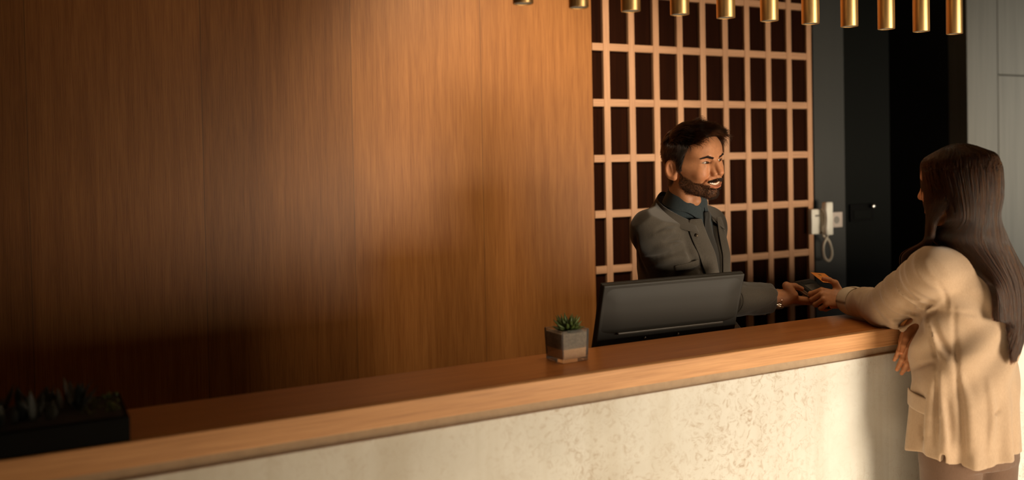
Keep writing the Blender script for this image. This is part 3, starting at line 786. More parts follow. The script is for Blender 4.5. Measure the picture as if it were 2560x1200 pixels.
def hand(W, Yd, Zd, right, curls, thumb, base, size=1.0, h=.0013, spread=(0,0,0,0), forearm=None, nails=True, knuckle=None):
    """five separate fingers on a palm. Local frame: +y along the fingers, +z out of the back of the hand, thumb on -x of a right hand.
    curls: per finger (mcp, pip, dip) in degrees; thumb: four world points"""
    Y = unit(Yd); Z = unit(np.asarray(Zd)-Y*np.dot(Zd, Y)); X = np.cross(Y, Z); R = np.stack([X, Y, Z], 1)
    sg = 1 if right else -1
    bases = [(-.0265,.090,0), (-.0060,.0945,.0025), (.0140,.089,.0010), (.0310,.0775,-.003)]
    lens = [(.044,.026,.020), (.048,.030,.021), (.044,.028,.021), (.034,.021,.019)]
    rads = [.0094,.0096,.0090,.0080]
    fing = []; tips = []
    for i in range(4):
        p = np.array(bases[i])*(sg, 1, 1)*size; pts = [p]; a = 0; sp = math.radians(spread[i])*sg
        for L, c in zip(lens[i], curls[i]):
            a += math.radians(c); d = np.array((math.sin(sp)*math.cos(a), math.cos(sp)*math.cos(a), -math.sin(a)))
            p = p+d*L*size; pts.append(p)
        fing.append(pts); tips.append((pts[-1], pts[-2], a))
    th = [R.T@(np.asarray(t)-W) for t in thumb]
    allp = np.array([q for f in fing for q in f]+th+[(0,-.03,0), (-.04*size,0,0), (.04*size,0,0)]+([R.T@(np.asarray(forearm)-W)] if forearm is not None else []))
    g = Grid(allp.min(0)-.024, allp.max(0)+.024, h); P = g.P; D = None
    for i in range(4):
        b = np.array(bases[i])*(sg, 1, 1)*size; c0 = np.array((b[0]*.62, .012*size, 0))
        d = cap(P, c0, b-(0,.004*size,.001), .0135*size, .0112*size); D = d if D is None else smin(D, d, .016*size)
    D = smin(D, cap(P, (.018*sg*size,.02*size,-.010*size), (.026*sg*size,.055*size,-.010*size), .013*size, .011*size), .014*size)   # heel of the hand
    D = smin(D, chain(P, [th[0], th[1]], [.0165*size, .0120*size], .006), .016*size)                                                # ball of the thumb
    tr = [.0118, .0108, .0100, .0078]
    TD = chain(P, th, [r_*size for r_ in tr], .004); 
    wr = cap(P, (0,-.03*size,0), (0,.012*size,0), .021*size, .022*size)
    D = smin(D, wr, .02*size)
    if forearm is not None: D = smin(D, cap(P, (0,-.01*size,0), R.T@(np.asarray(forearm)-W), .0225*size, .032*size), .015*size)
    for i in range(4):
        r_ = rads[i]*size; F_ = chain(P, fing[i], [r_*1.10, r_, r_*.93, r_*.76], .003)
        F_ = smin(F_, sph(P, fing[i][1]+np.array((0,0,.0005)), r_*1.06), .003)
        D = smin(D, F_, .0028) if i else smin(D, F_, .0045)
    D = smin(D, TD, .0045)
    V, Q = nets(D, g); V = relax(V, Q, 1, .4)
    c = np.tile(np.array(base), (len(V), 1))
    if nails:
        for (t, q, a) in tips:
            ax = unit(t-q); n = np.array((0, math.sin(a), math.cos(a)))
            rel = V-t; al = rel@ax; up = rel@n; sd = np.linalg.norm(rel-al[:, None]*ax-up[:, None]*n, axis=1)
            m_ = sstep(al, -.010*size, -.008*size)*sstep(.0068*size-al, 0, .001)*sstep(up, .002, .004)*sstep(.0058*size-sd, 0, .001)
            c = c*(1-m_[:, None]*.55)+np.array(base)*(1.25,1.15,1.15)*m_[:, None]*.55
        ax = unit(th[3]-th[2]); rel = V-th[3]; al = rel@ax
        red = sstep(al, -.02, .004)*sstep(.02-np.linalg.norm(rel, axis=1), 0, .008); c = c*(1-.25*red[:, None]*np.array((0,.5,.6)))
    return V@R.T+W, Q, c

def slices(P, tab, ft, rt, k=.92):
    """stacked ellipses: tab rows are (z, cx, cy, half width, half depth)"""
    T = np.array(tab); z = P[2]; cx = np.interp(z, T[:, 0], T[:, 1]); cy = np.interp(z, T[:, 0], T[:, 2]); a = np.interp(z, T[:, 0], T[:, 3]); b = np.interp(z, T[:, 0], T[:, 4])
    x, y = P[0]-cx, P[1]-cy; u = x*rt[0]+y*rt[1]; v = x*ft[0]+y*ft[1]
    d = (np.sqrt((u/a)**2+(v/b)**2)-1)*np.minimum(a, b)*k
    return np.maximum(d, np.maximum(T[0, 0]-z, z-T[-1, 0])), u, v
def shell(f, tab, ft, rt, z, ang, off, rmax=.40):
    """points on the zero surface of f in the slice at z, at angle ang (0 = front, + = the person's right)"""
    T = np.array(tab); c = np.stack([np.interp(z, T[:, 0], T[:, 1]), np.interp(z, T[:, 0], T[:, 2])], -1)
    d = np.cos(ang)[..., None]*np.array(ft)[:2]+np.sin(ang)[..., None]*np.array(rt)[:2]
    lo = np.zeros(z.shape); hi = np.full(z.shape, rmax); N = 24
    rs = np.linspace(.02, rmax, 60); best = np.full(z.shape, .02)
    for r_ in rs:                                                # last crossing from inside to outside
        val = f((c[..., 0]+d[..., 0]*r_, c[..., 1]+d[..., 1]*r_, z)); best = np.where(val < 0, r_, best)
    lo = best; hi = best+rs[1]-rs[0]
    for _ in range(N):
        m_ = (lo+hi)/2; val = f((c[..., 0]+d[..., 0]*m_, c[..., 1]+d[..., 1]*m_, z)); lo = np.where(val < 0, m_, lo); hi = np.where(val < 0, hi, m_)
    r_ = lo+off
    return np.stack([c[..., 0]+d[..., 0]*r_, c[..., 1]+d[..., 1]*r_, z], -1)
def patch(name, Pg, thick, material, parent, subsurf=1, close=False):
    """grid of points -> a cloth piece with real thickness"""
    n, m_ = Pg.shape[:2]; V = Pg.reshape(-1, 3)-np.array(parent.location); q = []
    for i in range(n-1):
        for j in range(m_-1+(1 if close else 0)): q.append((i*m_+j, i*m_+(j+1) % m_, (i+1)*m_+(j+1) % m_, (i+1)*m_+j))
    o = vmesh(name, V, np.array(q), material, parent)
    s_ = o.modifiers.new('thickness', 'SOLIDIFY'); s_.thickness = thick; s_.offset = 0
    if subsurf: b = o.modifiers.new('soft', 'SUBSURF'); b.levels = subsurf; b.render_levels = subsurf
    return o
def hit(f, pix, z0=1.9, z1=3.6):
    """where the sight line through a measured pixel first meets the surface f = 0"""
    out = []
    for px, py in pix:
        d = np.array(CR*((px-1280)/CAM_F)+CU*((443.12-py)/CAM_F)+CF); t = np.linspace(z0, z1, 700); Pn = np.array(CAM_POS)[None]+t[:, None]*d
        v = f((Pn[:, 0], Pn[:, 1], Pn[:, 2])); k = np.flatnonzero(v < 0)
        if len(k): out.append(Pn[k[0]])
    return out
def creases(D, P, f, grooves, ridges):
    for lst, sg in ((ridges, 1), (grooves, -1)):
        for pix, r_ in lst:
            q = [(v.x, v.y) for v in spline([(x, y, 0) for x, y in pix], 7)]; p = hit(f, q)
            if len(p) < 3: continue
            t = np.linspace(0, 1, len(p)); rad = np.maximum(r_*np.sin(math.pi*t)**.6, r_*.04)
            off = (1-np.sin(math.pi*t)**.6)*r_*(-.6 if sg > 0 else .9)            # fade out at both ends
            view = [unit(np.array(CAM_POS)-a) for a in p]; p = [a+v*o for a, v, o in zip(p, view, off)]
            D = smin(D, chain(P, p, list(rad), 0), r_*2.2) if sg > 0 else smax(D, -chain(P, p, list(rad), 0), r_*2.2)
    return D
def lerp(a, b, t): return a+(b-a)*t

def fabric(name, a, c, scale=900, bump=.15, rough=.85, sheen=.25, stretch=(1,1,.12)):
    def bld(nt, b):
        h = NT(nt); n = h.noise(h.coord(stretch), scale, 3, .7); n2 = h.noise(h.coord(), 9, 3)
        c1 = h.ramp(n, [(.3, a), (.7, c)]); c1 = h.mix(c1, h.ramp(n2, [(.3, (.9,.9,.9)), (.7, (1.06,1.06,1.06))]), 1.0, 'MULTIPLY'); h.l(c1, b.inputs['Base Color'])
        h.bump(b, h.noise(h.coord(), scale*1.3, 2), bump, .001)
    return mat(name, a, rough, spec=.2, build=bld, Sheen_Weight=sheen, Sheen_Roughness=.5)
M['suit'] = fabric('grey_suit_wool', (.046,.039,.030), (.084,.071,.056))
M['shirt'] = fabric('slate_blue_shirt', (.022,.032,.038), (.036,.050,.056), 700)
M['tie'] = fabric('dark_tie', (.014,.013,.011), (.024,.022,.019), 900, .1, .6)
M['bronze'] = mat('dark_bronze', (.10,.075,.05), .45, .8)
M['seamline'] = mat('dark_stitch', (.012,.010,.008), .9)
M['trouser_m'] = fabric('dark_trousers', (.05,.043,.034), (.08,.068,.053))

# torso frame of the man
aT = math.radians(199); FT = V3(-math.sin(aT), math.cos(aT), 0); RT = V3(math.cos(aT), math.sin(aT), 0)
TJ = [(.80,1.985,.625,.190,.138), (1.0,1.983,.612,.180,.130), (1.12,1.987,.580,.172,.132), (1.25,1.984,.566,.186,.140), (1.36,1.976,.562,.196,.136),
      (1.43,1.969,.564,.188,.122), (1.475,1.967,.560,.156,.112), (1.515,1.964,.554,.116,.098), (1.55,1.960,.546,.086,.084), (1.60,1.955,.535,.070,.072)]
SR, ER, WR = V3(1.812,.512,1.446), V3(1.972,.462,1.212), at_y(1943,745,.375)
SL, EL, WL = V3(2.128,.622,1.446), V3(2.165,.70,1.15), V3(2.21,.47,.955)
CUF = WR-unit(WR-ER)*.020
def sleeve_noise(P, a, b, amp, fr=34):
    ax = unit(b-a); s_ = (P[0]-a[0])*ax[0]+(P[1]-a[1])*ax[1]+(P[2]-a[2])*ax[2]
    q = (s_*fr, P[0]*9+P[2]*5+s_*6, P[1]*9-P[2]*7)
    n = vnoise((q[0]+0*q[1]+0*q[2], q[1]+0*q[0]+0*q[2], q[2]+0*q[0]+0*q[1])); L_ = np.linalg.norm(b-a); return (np.abs(n-.5)*2-.5)*amp*np.clip((L_-s_)/.05, 0, 1)
def jacket_m(P, fine=False):
    d, u, v = slices(P, TJ, FT, RT)
    d = smin(d, cap(P, SR*.35+SL*.65+V3(0,0,.012), SR+V3(0,0,.000), .055, .066), .05); d = smin(d, cap(P, SL*.35+SR*.65+V3(0,0,.012), SL, .055, .062), .05)
    a1 = chain(P, [SR, ER], [.071, .060], 0); a2 = chain(P, [ER, CUF], [.061, .050], 0)
    b1 = chain(P, [SL, EL, WL], [.066, .056, .045], 0)
    if fine:
        a1 = a1+sleeve_noise(P, SR, ER, .011, 30); a2 = a2+sleeve_noise(P, ER, CUF, .008, 26)
        d = d+sleeve_noise(P, V3(1.9,.5,1.4), V3(2.05,.5,1.1), .005, 18)
    arm = smin(a1, a2, .02)
    d = smin(d, arm, .022); d = smin(d, b1, .02)
    return d
def vee(z): return np.interp(z, [1.10,1.14,1.30,1.38,1.44,1.50,1.56], [-.02,0,.012,.024,.040,.060,.2])
def build_man_clothes():
    g = Grid((1.66,.27,.80), (2.33,.80,1.60), .0045); P = g.P
    D = jacket_m(P, True); _, u, v = slices(P, TJ, FT, RT)
    D = creases(D, P, lambda q: jacket_m(q, True), [
        ([(1640,577), (1668,563), (1697,560)], .0045), ([(1655,603), (1685,598), (1713,595)], .0045), ([(1678,617), (1700,613), (1714,605)], .004),
        ([(1606,648), (1650,642), (1690,628), (1718,618)], .0055), ([(1588,585), (1596,640), (1618,690)], .005), ([(1716,598), (1728,640), (1752,668), (1775,695)], .0075), ([(1750,690), (1758,668), (1766,690)], .004)],
        [([(1630,590), (1670,580), (1708,578)], .007), ([(1640,622), (1690,610), (1712,610)], .006), ([(1640,660), (1690,645), (1725,640)], .008)])
    z = g.Z
    D = smax(D, -np.maximum(np.abs(u)-vee(z), -v-.0), .006)          # open front
    D = smax(D, -cap(P, CUF-unit(WR-ER)*.0, WR+unit(WR-ER)*.06, .042, .042), .004)   # hollow cuff
    D = smax(D, (z-1.512+.55*v)+0*D, .004)
    ax_ = unit(WR-ER); D = smax(D, (g.X-CUF[0])*ax_[0]+(g.Y-CUF[1])*ax_[1]+(g.Z-CUF[2])*ax_[2]+0*D, .003)
    V, Q = nets(D, g); V = relax(V, Q, 1, .4)
    vmesh('jacket', V-np.array(man.location), Q, M['suit'], man)
    # shirt: a slightly smaller shell under the jacket
    TS = [(r_[0], r_[1], r_[2], r_[3]-.020, r_[4]-.017) for r_ in TJ[:-2]]+[(1.53,1.955,.522,.069,.072), (1.56,1.953,.514,.060,.062)]
    g2 = Grid((1.76,.38,1.0), (2.19,.76,1.57), .0055)
    Ds, _, _ = slices(g2.P, TS, FT, RT); Ds = smin(Ds, cap(g2.P, V3(1.96,.55,1.40), V3(1.953,.515,1.528), .060, .058), .03)
    V, Q = nets(Ds, g2); V = relax(V, Q, 1, .4); shirt = vmesh('shirt', V-np.array(man.location), Q, M['shirt'], man)
    fs = lambda P: smin(slices(P, TS, FT, RT)[0], cap(P, V3(1.96,.55,1.40), V3(1.953,.515,1.528), .060, .058), .03)
    # shirt collar: stand with two turned-down leaves
    n = 28
    for sgn in (1, -1):
        ang = np.linspace(math.pi, math.radians(9), n)*sgn; f_ = np.linspace(0, 1, n)
        rows = []
        for k in range(6):
            t = k/5; top = 1.590-.064*f_**1.2; bot = 1.546-.054*f_-.030*np.clip((f_-.72)/.28, 0, 1)**1.5
            z = lerp(top, bot, t); rr_ = lerp(.0640, .0800, t)+.006*np.clip((f_-.7)/.3, 0, 1)*t
            cx_, cy_ = 1.952-.004*(z-1.54)/.05, .5125-.016*(z-1.54)/.05
            d = np.cos(ang)[:, None]*FT[:2]+np.sin(ang)[:, None]*RT[:2]
            rows.append(np.stack([cx_+d[:, 0]*rr_, cy_+d[:, 1]*rr_, z], 1))
        o = patch('collar', np.array(rows), .0022, M['shirt'], shirt_parent, 1)
    # tie: knot and blade following the shirt front
    zz = np.linspace(1.505, 1.08, 26)[:, None]; w_ = np.interp(zz, [1.08,1.467,1.485,1.505], [.040,.021,.0155,.0195])
    uu = np.linspace(-1, 1, 7)[None, :]; z = zz+0*uu; ang = np.arctan2(w_*uu, .10)
    Pg = shell(fs, TS, FT, RT, z, ang, .004+.004*(1-uu**2)+np.where(zz > 1.478, .007*(1-uu**2), 0))
    patch('tie', Pg, .003, M['tie'], man)
    for z0 in (1.425, 1.36, 1.295):                               # shirt buttons beside the tie
        p = shell(fs, TS, FT, RT, np.array([z0]), np.array([math.radians(15)]), .0015)[0]
        bm = lathe(bmesh.new(), [(0, .002), (.004, .002), (.0055, .001), (.0055, 0), (0, 0)], 14, tuple(p), tuple(unit(FT+RT*.25))); part('shirt_button', bm, M['steel'], man, True)
    # lapels and jacket collar lie on the jacket surface
    fj = lambda P: jacket_m(P)
    for sgn in (1, -1):
        z = np.linspace(1.135, 1.485, 30)[:, None]; t = np.linspace(0, 1, 9)[None, :]
        iw = np.interp(z, [1.10,1.14,1.30,1.38,1.44,1.50,1.53], [-.004,.0,.010,.021,.037,.057,.064])
        ww = np.interp(z, [1.135,1.20,1.32,1.44,1.465,1.485], [.006,.036,.066,.088,.090,.062])
        u_ = (iw+ww*t)*sgn; ang = np.arctan2(u_, .118+0*z)
        Pg = shell(fj, TJ, FT, RT, z+0*t, ang, .004+.006*np.sin(math.pi*np.clip(t*1.1, 0, 1))*np.interp(z, [1.13,1.2], [.2,1]))
        patch('lapel', Pg, .0035, M['suit'], man)
        if sgn == 1:                                               # small round pin on the near lapel
            p = shell(fj, TJ, FT, RT, np.array([1.432]), np.array([math.atan2(.093, .118)]), .0125)[0]; nrm = unit(FT*.6+RT*.75+V3(0,0,.35))
            pin = lathe(bmesh.new(), [(0, .003), (.004, .0028), (.0055, .0015), (.006, 0), (0, 0)], 16, tuple(p), tuple(nrm)); part('lapel_pin', pin, M['bronze'], man, True)
        # collar leaf from the back of the neck down to the gorge
        f_ = np.linspace(0, 1, 26)[None, :]; t = np.linspace(0, 1, 6)[:, None]
        ang = (lerp(math.pi, math.radians(36), f_))*sgn+0*t
        ztop = 1.572-.100*f_**1.2; zbot = 1.520-.082*f_**1.1
        z = lerp(ztop, zbot, t); cx_, cy_ = 1.957, .533
        rr_ = lerp(.083+.012*f_, .106+.032*f_, t)
        d = np.cos(ang)[..., None]*FT[:2]+np.sin(ang)[..., None]*RT[:2]
        Pg = np.stack([cx_+d[..., 0]*rr_, cy_+d[..., 1]*rr_, z], -1); patch('jacket_collar', Pg, .004, M['suit'], man)
    # welt of the breast pocket and the front edge
    z = np.linspace(0, 1, 4)[:, None]; t = np.linspace(0, 1, 10)[None, :]
    zz = 1.318+.020*z+.016*(1-t)*1; ang = np.radians(lerp(40, 66, t)+0*z)
    Pg = shell(fj, TJ, FT, RT, zz, ang, .0045); patch('breast_pocket', Pg, .004, M['suit'], man)
    # trousers, mostly behind the desk
    g3 = Grid((1.76,.42,.02), (2.22,.82,.86), .008); P = g3.P
    T3 = [(.70,1.985,.610,.178,.128), (.86,1.985,.610,.182,.130)]
    D = slices(P, T3, FT, RT)[0]
    for s_ in (1, -1):
        hp = V3(1.985,.61,.80)+RT*.085*s_; kn = V3(1.985,.60,.47)+RT*.095*s_; an = V3(1.985,.635,.07)+RT*.10*s_
        D = smin(D, chain(P, [hp, kn, an], [.092, .066, .058], .02), .03)
    V, Q = nets(D, g3); vmesh('trousers', V-np.array(man.location), Q, M['trouser_m'], man)
    for s_ in (1, -1):
        c = V3(1.985,.635,.04)+RT*.10*s_; g4 = Grid(c-.18, c+.18, .006); P = g4.P
        D = smin(cap(P, c, c+FT*.13-V3(0,0,.008), .040, .034), cap(P, c-FT*.05, c+FT*.02, .036, .038), .02); D = smax(D, .0-g4.Z+.002+0*D, .004)
        V, Q = nets(D, g4); vmesh('shoe', V-np.array(man.location), Q, M['black'], man)
shirt_parent = man
build_man_clothes()

# right hand: palm up under the terminal, thumb along its near side
AX = unit(WR-ER)
thumb = [WR+AX*.035+V3(.005,-.022,.012), at_y(1966,714,.352), at_y(1988,716,.347), at_y(2004,722,.342)]
body_parts.append(hand(WR+AX*.012, (.98,-.02,-.19), (-.10,-.14,-.99), True, [(2,16,12), (3,17,13), (4,18,14), (5,20,16)], thumb, SKIN_M, 1.04, forearm=WR-AX*.10))
# left hand resting on the desk, out of view
WLh = WL+unit(WL-EL)*.01
body_parts.append(hand(WLh+V3(0,0,-.02), (-.75,-.62,-.22), (.05,-.15,.98), False, [(14,20,10)]*4, [WLh+V3(-.02,-.02,-.035), WLh+V3(-.055,-.055,-.04), WLh+V3(-.075,-.085,-.045), WLh+V3(-.085,-.105,-.05)], SKIN_M, 1.0, .002, forearm=WL-unit(WL-EL)*.08))

def stitch(parts):
    """one continuous body: join the pieces and tie each to its nearest neighbour with a few hidden triangles"""
    V, Q, c = join(parts); o = 0; offs = []
    for p in parts: offs.append((o, o+len(p[0]))); o += len(p[0])
    base = max(range(len(parts)), key=lambda i: np.ptp(parts[i][0][:, 2])); extra = []
    for i, (a, b) in enumerate(offs):
        if i == base: continue
        A, B = V[a:b], V[offs[base][0]:offs[base][1]]
        ia = np.arange(0, len(A), 1+len(A)//3000); d = (A[ia]**2).sum(1)[:, None]+(B**2).sum(1)[None]-2*A[ia]@B.T; k = np.unravel_index(np.argmin(d), d.shape)
        va = a+ia[k[0]]; f = Q[np.any(Q == va, 1)][0]; nb_ = [w_ for w_ in f if w_ != va][0]
        vb = offs[base][0]+k[1]; f = Q[np.any(Q == vb, 1)][0]; nc_ = [w_ for w_ in f if w_ != vb][0]
        extra.append((va, nb_, vb, nc_))
    return V, np.concatenate([Q, np.array(extra)]), c
def under_body(tab, ft, rt, sh, arms, neck, col, shrink, legs):
    lo = (min(r_[1] for r_ in tab)-.32, min(r_[2] for r_ in tab)-.42, .05); hi = (max(r_[1] for r_ in tab)+.32, max(r_[2] for r_ in tab)+.42, 1.60)
    g = Grid(lo, hi, .010); P = g.P
    D = slices(P, [(r_[0], r_[1], r_[2], max(r_[3]-shrink, .03), max(r_[4]-shrink, .03)) for r_ in tab], ft, rt)[0]
    for a in arms: D = smin(D, chain(P, a, [.040, .033, .024], .01), .03)
    D = smin(D, cap(P, sh[0], sh[1], .04, .04), .03); D = smin(D, cap(P, neck[0], neck[1], .045, .045), .03)
    for l_ in legs: D = smin(D, chain(P, l_, [.070, .048, .036], .01), .02)
    V, Q = nets(D, g); return V, Q, np.tile(np.array(col), (len(V), 1))
body_parts.append(under_body(TJ[:-2], FT, RT, (SR, SL), ([SR, ER, WR-AX*.03], [SL, EL, WL]), (V3(1.97,.56,1.42), NB), SKIN_M, .045,
    [[V3(1.985,.61,.80)+RT*.085*s_, V3(1.985,.60,.47)+RT*.095*s_, V3(1.985,.635,.10)+RT*.10*s_] for s_ in (1, -1)]))

# ------------------------------------------------------------------ wristwatch, card terminal, bank card
M['watch_steel'] = mat('watch_steel', (.58,.45,.33), .25, 1.0)
M['watch_dial'] = mat('watch_dial', (.25,.19,.13), .12, .3)
wc = WR-AX*.004; n1 = unit(np.cross(AX, (0,0,1))); n2 = np.cross(n1, AX)
if n1[1] > 0: n1 = -n1                                        # toward the lobby
bm = bmesh.new(); NL = 26
for k in range(NL):
    a = 2*math.pi*k/NL; rad = n1*math.cos(a)+n2*math.sin(a)
    if a > math.radians(262) and a < math.radians(318): continue          # the case sits here
    tan_ = -n1*math.sin(a)+n2*math.cos(a); c = wc+rad*.0292
    for off, wid in ((-.0058, .0030), (0, .0022), (.0058, .0030)):
        t = bmesh.new(); box(t, -wid, wid, -.0031, .0031, -.0014, .0014, .0006, 1)
        mtx = Matrix((AX, tan_, rad)).transposed().to_4x4(); mtx.translation = Vector(c+AX*off+tan_*(.0018 if off == 0 else 0)); t.transform(mtx); merge(bm, t)
wt = part('wristwatch', bm, M['watch_steel'], man)
a = math.radians(290); rad = n1*math.cos(a)+n2*math.sin(a); c = wc+rad*.0275+AX*.001
bm = lathe(bmesh.new(), [(0, 0), (.0190, 0), (.0205, .002), (.0205, .006), (.0185, .0085), (.0170, .0080), (0, .0078)], 36, tuple(c), tuple(rad)); bmesh.ops.translate(bm, vec=-man.location, verts=bm.verts)
obj('watch_case', bm, M['watch_steel'], wt, True)
bm = lathe(bmesh.new(), [(0, .0083), (.0168, .0080), (.0168, .007), (0, .007)], 32, tuple(c), tuple(rad)); bmesh.ops.translate(bm, vec=-man.location, verts=bm.verts)
obj('watch_dial', bm, M['watch_dial'], wt, True)
# cuff buttons under the sleeve
for k in range(4):
    p = CUF-AX*(.016+.015*k)+n2*(-.052)+n1*.012
    bm = lathe(bmesh.new(), [(0, .003), (.005, .003), (.0065, .001), (.0065, -.002), (0, -.002)], 14, tuple(p), tuple(-n2+n1*.25)); part('cuff_button', bm, M['bronze'], man, True)

M['term'] = mat('terminal_black', (.016,.016,.015), .38)
M['term_grey'] = mat('terminal_screen', (.13,.12,.105), .25)
M['label'] = mat('pale_sticker', (.40,.33,.26), .6)
M['print'] = mat('dark_print', (.06,.045,.035), .7)
P0 = at_y(1984,702,.405)+V3(0,0,.004); TW = unit((1,0,.05)); TL_ = unit((.03,-.90,-.40)); TL_ = unit(TL_-TW*(TL_@TW)); TN = np.cross(TL_, TW); TN = TN if TN[2] > 0 else -TN
TM = Matrix((TW, TL_, TN)).transposed().to_4x4(); TM.translation = Vector(P0)
ter = thing('card_terminal', 'black handheld card terminal held out over the counter', 'card terminal', P0+TL_*.08+TW*.04-TN*.02)
def tpart(name, bm, m_, parent=ter, smooth=False):
    bm.transform(TM); bmesh.ops.translate(bm, vec=-ter.location, verts=bm.verts); o = obj(name, bm, m_, parent, smooth); return o
bm = bmesh.new(); prof = [(0,-.030,-.010), (.006,-.033,-.003), (.020,-.034,0), (.055,-.030,.000), (.120,-.024,-.002), (.160,-.020,-.004), (.168,-.014,-.008)]
rings = []
for y, zb, zt in prof:
    e = .004 if 0 < y < .168 else .010
    rings.append([bm.verts.new((x, y, z)) for x, z in ((e, zb), (.078-e, zb), (.078, zb+.006), (.078, zt-.006), (.078-e, zt), (e, zt), (0, zt-.006), (0, zb+.006))])
for a, b in zip(rings, rings[1:]):
    for i in range(8): bm.faces.new((a[i], a[(i+1) % 8], b[(i+1) % 8], b[i]))
bm.faces.new(rings[0]); bm.faces.new(rings[-1][::-1]); bmesh.ops.recalc_face_normals(bm, faces=bm.faces[:])
bmesh.ops.bevel(bm, geom=[e for e in bm.edges], offset=.0016, segments=2, profile=.5, affect='EDGES')
body_t = tpart('body', bm, M['term'], smooth=True)
tpart('screen', box(bmesh.new(), .012, .066, .040, .082, -.002, .0007, .0008, 1), M['term_grey'])
tpart('display_strip', box(bmesh.new(), .016, .062, .018, .033, -.002, .0008, .0006, 1), mat('strip_dark', (.03,.029,.027), .3))
for r_ in range(4):
    for q in range(3):
        t = box(bmesh.new(), .014+q*.018, .026+q*.018, .092+r_*.017, .103+r_*.017, -.004, .0016, .0012, 2); tpart('key', t, M['term_grey'])
bm = box(bmesh.new(), -.0007, .002, .036, .118, -.0215, -.0095, .0003, 1); sk_ = tpart('sticker', bm, M['label'])
bm = bmesh.new(); rr = random.Random(4)
for row, (z0, y0, y1, th) in enumerate(((-.0125, .042, .100, .0008), (-.0148, .042, .092, .0008), (-.0188, .070, .104, .0024))):
    y = y0
    while y < y1:
        w_ = rr.uniform(.002, .0055); box(bm, -.0010, 0, y, y+w_, z0-th, z0); y += w_+.0014
bm.transform(TM); bmesh.ops.translate(bm, vec=-ter.location, verts=bm.verts); obj('print', bm, M['print'], sk_)

# the orange card: four measured corners of a stiff 86 x 54 mm card
A_ = at_y(2026,681,.365); B_ = at_y(2063.5,679,.365)
lo_, hi_ = .15, .36
for _ in range(40):
    mid = (lo_+hi_)/2
    if np.linalg.norm(at_y(2058,706,mid)-A_) > .0856: lo_ = mid
    else: hi_ = mid
eL = unit(at_y(2058,706,mid)-A_); eW = unit((B_-A_)-eL*((B_-A_)@eL)); eN = np.cross(eW, eL); eN = eN if eN[2] > 0 else -eN
M['card'] = mat('orange_card', (.80,.27,.055), .35, build=lambda nt, b: NT(nt).l(NT(nt).ramp(NT(nt).noise(NT(nt).coord(), 70, 4), [(.35, (.72,.22,.04)), (.65, (.86,.34,.085))]), b.inputs['Base Color']))
CM = Matrix((eW, eL, eN)).transposed().to_4x4(); CM.translation = Vector(A_)
cd = thing('bank_card', 'orange bank card pinched by the person in the beige blazer', 'card', A_+eW*.027+eL*.043)
def cpart(name, bm, m_):
    bm.transform(CM); bmesh.ops.translate(bm, vec=-cd.location, verts=bm.verts); return obj(name, bm, m_, cd)
t = bmesh.new(); box(t, 0, .054, 0, .0856, -.0004, .0004)
bmesh.ops.bevel(t, geom=[e for e in t.edges if abs(e.verts[0].co.z-e.verts[1].co.z) > .0005], offset=.003, segments=4, profile=.5, affect='EDGES')
cpart('plate', t, M['card'])
cpart('chip', box(bmesh.new(), .021, .031, .012, .024, .0003, .0006, .0001, 1), mat('card_chip', (.62,.42,.18), .35, .8))
bm = bmesh.new(); rr = random.Random(9)
for x0, th, s_, e_ in ((.014, .0022, .030, .078), (.023, .0026, .030, .074), (.034, .0022, .034, .070), (.041, .0016, .034, .060)):
    y = s_
    while y < e_: w_ = rr.uniform(.003, .008); box(bm, x0, x0+th, y, y+w_, .0003, .0006); y += w_+.0022
cpart('print', bm, mat('card_print', (.32,.10,.02), .5))

# ------------------------------------------------------------------ the woman at the counter, seen from behind
SKIN_W = (.50,.225,.105)
woman = thing('person', 'person in a beige blazer with back turned, leaning on the counter, holding out a card', 'person', (2.42, -.20, 0))
hw = math.radians(-5); FW = V3(-math.sin(hw), math.cos(hw), 0); RW = V3(math.cos(hw), math.sin(hw), 0)
WM = euler(math.radians(8), math.radians(-5), 0); WP = V3(2.372, -.205, 1.578)
tww = lambda V: V@WM.T+WP
WNB = V3(2.400, -.205, 1.40)
wparts = []
g = Grid((-.094,-.108,-.185), (.094,.138,.138), .0022)
D = head_shape(g, False, opening=.0042); nbw = WM.T@(WNB-WP)
D = smin(D, cap(g.P, (0,-.028,-.035), nbw*.98, .046, .050), .02)
V, Q = nets(D, g); V = relax(V, Q, 1, .4); WV = V; c = head_tone(V, SKIN_W, False)
sk_m = sstep(np.interp(V[:, 2], [-.06,.02,.05,.075,.09,.102,.11], [-.02,.036,.050,.060,.072,.088,.2])-V[:, 1], -.003, .003)*sstep(V[:, 2], -.09, -.05)
c = c*(1-sk_m[:, None])+np.array((.018,.010,.006))*sk_m[:, None]
wparts.append((tww(V), Q, c))
for s_ in (1, -1):
    bm = bmesh.new(); bmesh.ops.create_uvsphere(bm, u_segments=20, v_segments=12, radius=.0119); bmesh.ops.translate(bm, vec=Vector(tww(V3(s_*.0315,.0785,.0215))), verts=bm.verts)
    part('eye', bm, M['eye_white'], woman, True)

